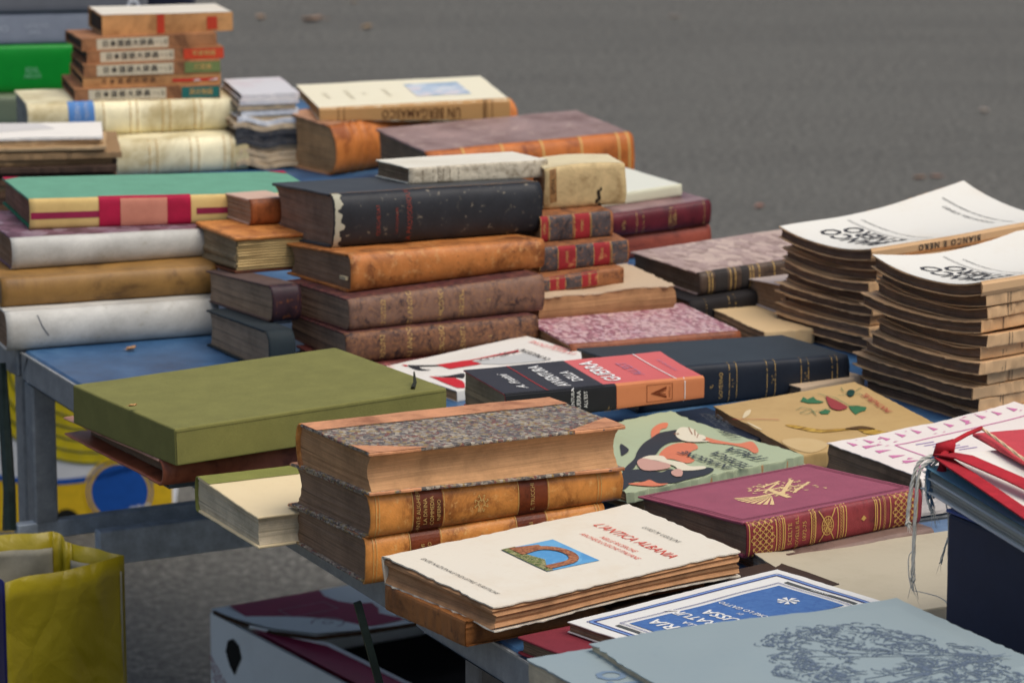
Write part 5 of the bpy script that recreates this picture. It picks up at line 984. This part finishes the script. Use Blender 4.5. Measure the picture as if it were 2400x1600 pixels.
mb = MB(); mb.box(.046, .23, -.20, .05, zz+.003, zz+.006, 6, 6, 1); make('red_cover', mb, cloth(srgb(196, 70, 76), .12), PB, bevel=.001)
def strip(name, pts, w, m, th=.0012):
    mb = MB(); P_ = [Vector(p) for p in pts]; up = []
    for i, p in enumerate(P_):
        d_ = (P_[min(i+1, len(P_)-1)]-P_[max(0, i-1)]).normalized(); x = d_.cross(Vector((0, 0, 1))).normalized()*w/2
        up += [p-x, p+x, p+x-Vector((0, 0, th)), p-x-Vector((0, 0, th))]
    mb.add(up, [(i*4+k, i*4+(k+1) % 4, i*4+4+(k+1) % 4, i*4+4+k) for i in range(len(P_)-1) for k in range(4)]); make(name, mb, m, PB)
RIB = cloth(srgb(176, 38, 48), .25, rough=.95)
strip('red_ribbon', [(-.002, .0, zz+.006), (.003, -.03, zz+.010), (.012, -.10, zz+.010), (.022, -.2, zz+.009)], .016, RIB)
strip('red_ribbon', [(-.004, -.004, zz+.004), (-.008, -.035, zz+.0055), (-.010, -.10, zz+.005), (-.014, -.2, zz+.004)], .013, RIB)
mb = MB(); mb.tube([(-.006, .004, zz+.002), (-.004, .0, zz+.010), (.004, -.004, zz+.013), (.006, .002, zz+.006), (-.004, .002, zz+.004)], [.003, .005, .005, .004, .003], 8); mb.tube([(.0, -.002, zz+.010), (-.004, -.006, zz+.002), (-.006, -.008, zz-.008)], [.003, .004, .005], 8)
mb.tube([(.0, .0, zz+.011), (.028, .020, zz+.014), (.050, .041, zz+.012)], [.002, .0018, .0018], 7); make('ribbon_knot', mb, RIB, PB, smooth=True)
CORD = plain(srgb(226, 220, 204), .9, .15, 400); CRD2 = plain(srgb(232, 200, 160), .85, .15, 200)
def cord(name, pts, rad, m=CORD, n=8):
    rad *= .72; P_ = [Vector(p) for p in pts]; out = []
    for i in range(len(P_)-1):
        p0, p1, p2, p3 = P_[max(0, i-1)], P_[i], P_[i+1], P_[min(len(P_)-1, i+2)]
        for k in range(6):
            t = k/6; out.append(.5*((2*p1)+(p2-p0)*t+(2*p0-5*p1+4*p2-p3)*t*t+(3*p1-p0-3*p2+p3)*t**3))
    out.append(P_[-1]); mb = MB(); rr = random.Random(len(out)+int(rad*1e5)); ns = 3
    for q in range(ns):
        ps = []
        for i, p in enumerate(out):
            d_ = (out[min(i+1, len(out)-1)]-out[max(i-1, 0)]).normalized(); x = d_.cross(Vector((.31, .2, .93))).normalized(); y = d_.cross(x); g = i*.9+q*2.094
            ps.append(p+(x*math.cos(g)+y*math.sin(g))*rad*.55*(1 if i < len(out)-4 else 1+.35*(i-len(out)+5)))
        mb.tube(ps, rad*.55, 6)
    e = out[-1]; d_ = (out[-1]-out[-4]).normalized()
    for q in range(7 if rad > .001 else 2): f_ = d_+Vector((rr.uniform(-.5, .5), rr.uniform(-.5, .5), rr.uniform(-.5, .3))); mb.tube([e-d_*.004, e+f_*.004, e+f_*.008+Vector((0, 0, -.002))], [rad*.25, rad*.18, rad*.08], 4)
    make(name, mb, m, PB, smooth=True)
cord('cream_cord', [(.050, .041, zz+.012), (.050, .01, zz+.010), (.044, -.05, zz+.010), (.042, -.10, zz+.009), (.044, -.19, zz+.009)], .0017, CRD2)
cord('white_cord', [(-.004, .002, zz+.004), (-.016, .010, zz-.002), (-.022, .012, zz-.020), (-.026, .010, zz-.048), (-.027, .006, zz-.052)], .0024)
cord('white_cord', [(-.006, .0, zz+.002), (-.018, .006, zz-.008), (-.021, .006, zz-.035), (-.023, .004, zz-.075), (-.024, .002, zz-.098)], .0022)
cord('white_cord', [(-.004, .002, zz+.0), (-.012, .006, zz-.012), (-.013, .003, zz-.030), (-.010, -.002, zz-.042)], .0016)
cord('blue_cord', [(-.004, .0, zz+.004), (-.010, .004, zz-.001), (-.013, .002, zz-.012), (-.011, .0, zz-.030)], .0028, plain(srgb(96, 122, 146), .85, .3, 300))
cord('thin_string', [(-.022, .004, zz-.072), (-.027, .004, zz-.078), (-.027, .002, zz-.095), (-.024, .001, zz-.105)], .0007)
cord('thin_string', [(-.006, -.010, zz-.020), (-.004, -.018, zz-.040), (-.004, -.020, zz-.070), (-.004, -.022, zz-.100), (-.003, -.026, zz-.122), (-.002, -.03, zz-.145)], .0008)
cord('thin_string', [(-.006, -.010, zz-.022), (-.003, -.024, zz-.034), (-.003, -.026, zz-.048), (-.004, -.018, zz-.060), (-.005, -.008, zz-.082)], .0011)
cord('thin_string', [(-.024, .001, zz-.105), (-.014, -.004, zz-.107), (-.006, -.012, zz-.109), (-.003, -.024, zz-.112)], .0006)
# ---------------------------------------------------------------- boxes and bag below the tables
def carton(name, label, loc, rz, Lx, Ly, H):
    return thing(name, label, 'box', loc, rz)
BN = thing('banana_box', 'yellow and white banana carton standing on the asphalt under the table', 'box', (-.86, 6.16, 0), R(3)); wx, wy, hz = .325, .38, .27
WCD = paper(srgb(226, 228, 230), srgb(180, 180, 180), .3, .8, 120); YEL = plain(srgb(232, 190, 34), .7, .12); BLU = plain(srgb(24, 84, 170), .6, .1)
mb = MB(); mb.box(0, wx, 0, wy, 0, hz, 10, 4, 8); make('carton_body', mb, WCD, BN, bevel=.002)
class Flat:                                  # a flat printed face for decals
    def __init__(s, root): s.root = root; s.fb = root; s.T = 0
    def put(s, name, mb, m, parent=None, **k):
        k.pop('fn', 0); return make(name, mb, m, parent or s.root, **k)
F0 = lambda a, c, e: (a, -e, c); fb_ = Flat(BN)
d = Dec(fb_, pos=F0, eps=.0006); cv = [(wx*i/20, .098-.028*math.sin(math.pi*min(1, (i/20)*1.05+.02))+.012*(i/20)) for i in range(21)]
d.poly([(0, .001), (wx, .001)]+cv[::-1], .03); d.done('yellow_panel', YEL, BN)
d = Dec(fb_, pos=F0, eps=.001); d.line([(x, y+.004) for x, y in cv], .009); d.disc(.242, .062, .052, 28); d.poly([(.285, .082), (.318, .118), (.318, .098), (.292, .07)]); d.poly([(.20, .175), (.25, .19), (.25, .165)]); d.done('blue_print', BLU, BN)
d = Dec(fb_, pos=F0, eps=.0015); d.ring(.242, .062, .0475, .004, 28); d.ring(.242, .062, .055, .003, 28); d.done('yellow_print', YEL, BN)
d = Dec(fb_, pos=F0, eps=.0018); d.text('ORO', .272, .034, .016, 12, .2, .03); d.done('white_print', WH, BN)
YG = plain(srgb(206, 186, 30), .7, .25, 25); DG = plain(srgb(92, 94, 24), .7, .2, 30)
d = Dec(fb_, pos=F0, eps=.001)
for k in range(6):
    a0 = 2.9+.12*k; pts = [(.20+(.17-.017*k)*math.cos(t), .272+(.155-.018*k)*math.sin(t)) for t in [math.pi+math.pi*.62*j/12 for j in range(13)]]
    d.line([(max(.002, x), min(hz-.002, y)) for x, y in pts], .014)
d.done('banana_print', YG, BN)
d = Dec(fb_, pos=F0, eps=.0014)
for k in range(7):
    pts = [(.20+(.179-.017*k)*math.cos(t), .272+(.164-.018*k)*math.sin(t)) for t in [math.pi+math.pi*.62*j/12 for j in range(13)]]; d.line([(max(.002, x), min(hz-.002, y)) for x, y in pts], .003)
d.done('banana_outline', DG, BN)
d = Dec(fb_, pos=F0, eps=.002)
for x in (.012, .158): d.poly([(x+.022*math.cos(t), .012+.024*math.sin(t)) for t in [math.pi*k/10 for k in range(11)]]+[(x-.022, .001), (x+.022, .001)], .03)
d.done('hand_hole', plain((.01, .01, .008), .9), BN)
# fruit carton
FR = thing('fruit_carton', 'white and maroon fruit carton with open flaps on the asphalt', 'box', (-.367, 4.729, 0), R(32)); H = .30
MAR = plain(srgb(158, 40, 76), .65, .15, 40); WC2 = paper(srgb(238, 241, 238), srgb(190, 188, 178), .25, .8, 121); DKC = plain(srgb(70, 50, 34), .9, .3)
D_ = .44; Lc = .50
mb = MB(); th = .004
mb.box(0, th, -D_, 0, 0, H, 1, 6, 5); mb.box(th, Lc, -th, 0, 0, H, 6, 1, 5); mb.box(Lc, Lc+th, -D_, 0, 0, H, 1, 6, 5); mb.box(th, Lc, -D_, -D_+th, 0, H, 6, 1, 5); mb.box(th, Lc, -D_+th, -th, .002, .006); make('carton_body', mb, WC2, FR)
mb = MB(); mb.box(.01, Lc-.006, -D_+.01, -.01, .02, H-.07, 10, 10, 2); make('dark_fill', mb, plain((.012, .012, .014), .9, .3, 20), FR, bevel=.01)  # black block added below the rim to make the carton's inside dark
edge = [(-.001, -.012), (.003, -.065), (.018, -.125), (.049, -.174), (.10, -.190), (.165, -.197), (.30, -.205), (.50, -.21)]
mb = MB(); n_ = len(edge)
mb.patch(lambda u, v: (edge[round(u*(n_-1))][0], -.002+v*(edge[round(u*(n_-1))][1]+.002), H+.002+.006*v*math.sin(u*3)), n_-1, 4); mb.patch(lambda u, v: (edge[round(u*(n_-1))][0], -.002+v*(edge[round(u*(n_-1))][1]+.002), H+.0055+.006*v*math.sin(u*3)), n_-1, 4); make('back_flap', mb, WC2, FR)
top = lambda a, c, e: (a, c, H+.0062+e+.006*min(1, -c/.2)*math.sin(a*6))
fb_ = Flat(FR); d = Dec(fb_, pos=top, eps=.0012); blob = [(.022, -.008), (.175, -.008), (.165, -.035), (.168, -.065), (.180, -.085), (.205, -.095), (.198, -.12), (.185, -.14), (.195, -.165), (.205, -.180), (.15, -.184), (.10, -.178), (.062, -.160), (.035, -.115), (.016, -.06)]
d.poly([(x*.82+.004, y) for x, y in blob], .02); d.done('maroon_print', MAR, FR)
d = Dec(fb_, pos=top, eps=.002); d.ring(.085, -.140, .019, .0024, 18, 1.1); d.frame(.062, .125, -.095, -.06, .0010); d.text('G', .085, -.140, .020, 20); d.done('white_print', ink(srgb(176, 160, 166)), FR)
mb = MB(); mb.tube([(x, y-.001, H+.004+.006*math.sin(x*6)*min(1, -y/.2)) for x, y in edge], .0028, 6); make('torn_edge', mb, DKC, FR)
# slanting front flap
mb = MB(); P0 = [Vector((.003, -.096, H+.0055)), Vector((.058, -.188, H-.001)), Vector((.105, -.43, H-.028)), Vector((.003, -.43, H+.0055))]
bil = lambda u, v: (P0[0]*(1-u)+P0[1]*u)*(1-v)+(P0[3]*(1-u)+P0[2]*u)*v
mb.patch(lambda u, v: bil(u, v), 8, 8); mb.patch(lambda u, v: bil(u, v)-Vector((0, 0, .004)), 8, 8); make('front_flap', mb, MAR, FR)
mb = MB(); mb.tube([tuple(bil(u/8, 0)+Vector((0, 0, .001))) for u in range(9)]+[tuple(bil(1, v/8)+Vector((0, 0, .001))) for v in range(9)], .0026, 6); make('flap_edge', mb, WC2, FR)
LF = lambda a, c, e: (-e, -a, c); d = Dec(fb_, pos=LF, eps=.001)
d.poly([(.040, .262), (.046, .277), (.060, .283), (.074, .278), (.080, .264), (.070, .250), (.062, .238), (.050, .246)], .03); d.done('hand_hole', plain((.012, .010, .008), .9), FR)
d = Dec(fb_, pos=LF, eps=.001)
for k in range(8): d.text('FRUTTA FRESCA SCELTA', .045+.004*k, .215-.012*k, .010, -32)
d.done('red_print', ink(srgb(150, 84, 92)), FR)
# yellow bag
BG = thing('shopping_bag', 'tall yellow plastic shopping bag with a navy side', 'bag', (-.50, 3.839, 0))
t = NT("yellow_bag"); f = t.noise(7, 3, .5, None, .8); g = t.noise(26, 4, .55, None, .6); w_ = t.noise(420, 2, .5)
YB = t.done(t.ramp(f, [(.3, (.30, .23, .004)), (.7, (.42, .34, .012))]), .42, t.bump(w_, .12, .001, t.bump(t.vor(11, t.map((1, 1, .6), (.3, .1, .7)), 'DISTANCE_TO_EDGE'), .55, .02, t.bump(g, .35, .006, t.bump(f, .6, .02)))), spec=.5)
NB = plain(srgb(22, 22, 84), .4, .1); INN = plain(srgb(150, 146, 128), .6, .25, 18)
q_ = dict(A=(0, 0, .60), C=(.108, .098, .60), B=(.054, .119, .606), B2=(.033, .127, .617), D=(-.05, .118, .612))
def wall(nm, p, q, m, s_, bulge=.004, off=0, z0=0, lift=0):
    p, q = Vector(q_[p]), Vector(q_[q]); d_ = q-p; nx = Vector((d_.y, -d_.x, 0)).normalized()
    def fx(u, v):
        e = p+d_*u; z = z0+(e.z-z0+lift)*v; k = min(1, 6*u*(1-u)+.02)
        n = bulge*math.sin(5*u+7*v+s_)*math.sin(4*v+s_)+.006*MN.noise(Vector((u*3, v*6, s_)))
        return (e.x+nx.x*(n*k+off), e.y+nx.y*(n*k+off), z)
    mb = MB(); mb.patch(fx, 18, 28); o = make(nm, mb, m, BG, merge=0, smooth=True); sm = o.modifiers.new('thick', 'SOLIDIFY'); sm.thickness = .001; return o
wall('yellow_side', 'A', 'C', YB, 1.); wall('navy_side', 'D', 'A', NB, 2.); wall('gusset', 'C', 'B', YB, 3., .002); wall('gusset', 'B', 'B2', YB, 3.5, .001); wall('back_side', 'B2', 'D', YB, 4., .002)
wall('inner_lining', 'C', 'B', INN, 3., .002, -.004, .4, -.016); wall('inner_lining', 'B2', 'D', INN, 4., .002, -.004, .4, -.016)
mb = MB(); mb.box(-.02, .05, .045, .085, .40, .575, 5, 4, 4); make('bag_contents', mb, plain(srgb(120, 122, 126), .6, .3, 20), BG, bevel=.006)
d = Dec(Flat(BG), pos=lambda a, c, e: (-.05*a-.002, .118*a-.002, c)); d.disc(.12, .425, .012, 16, 1); d.done('white_print', WH, BG)
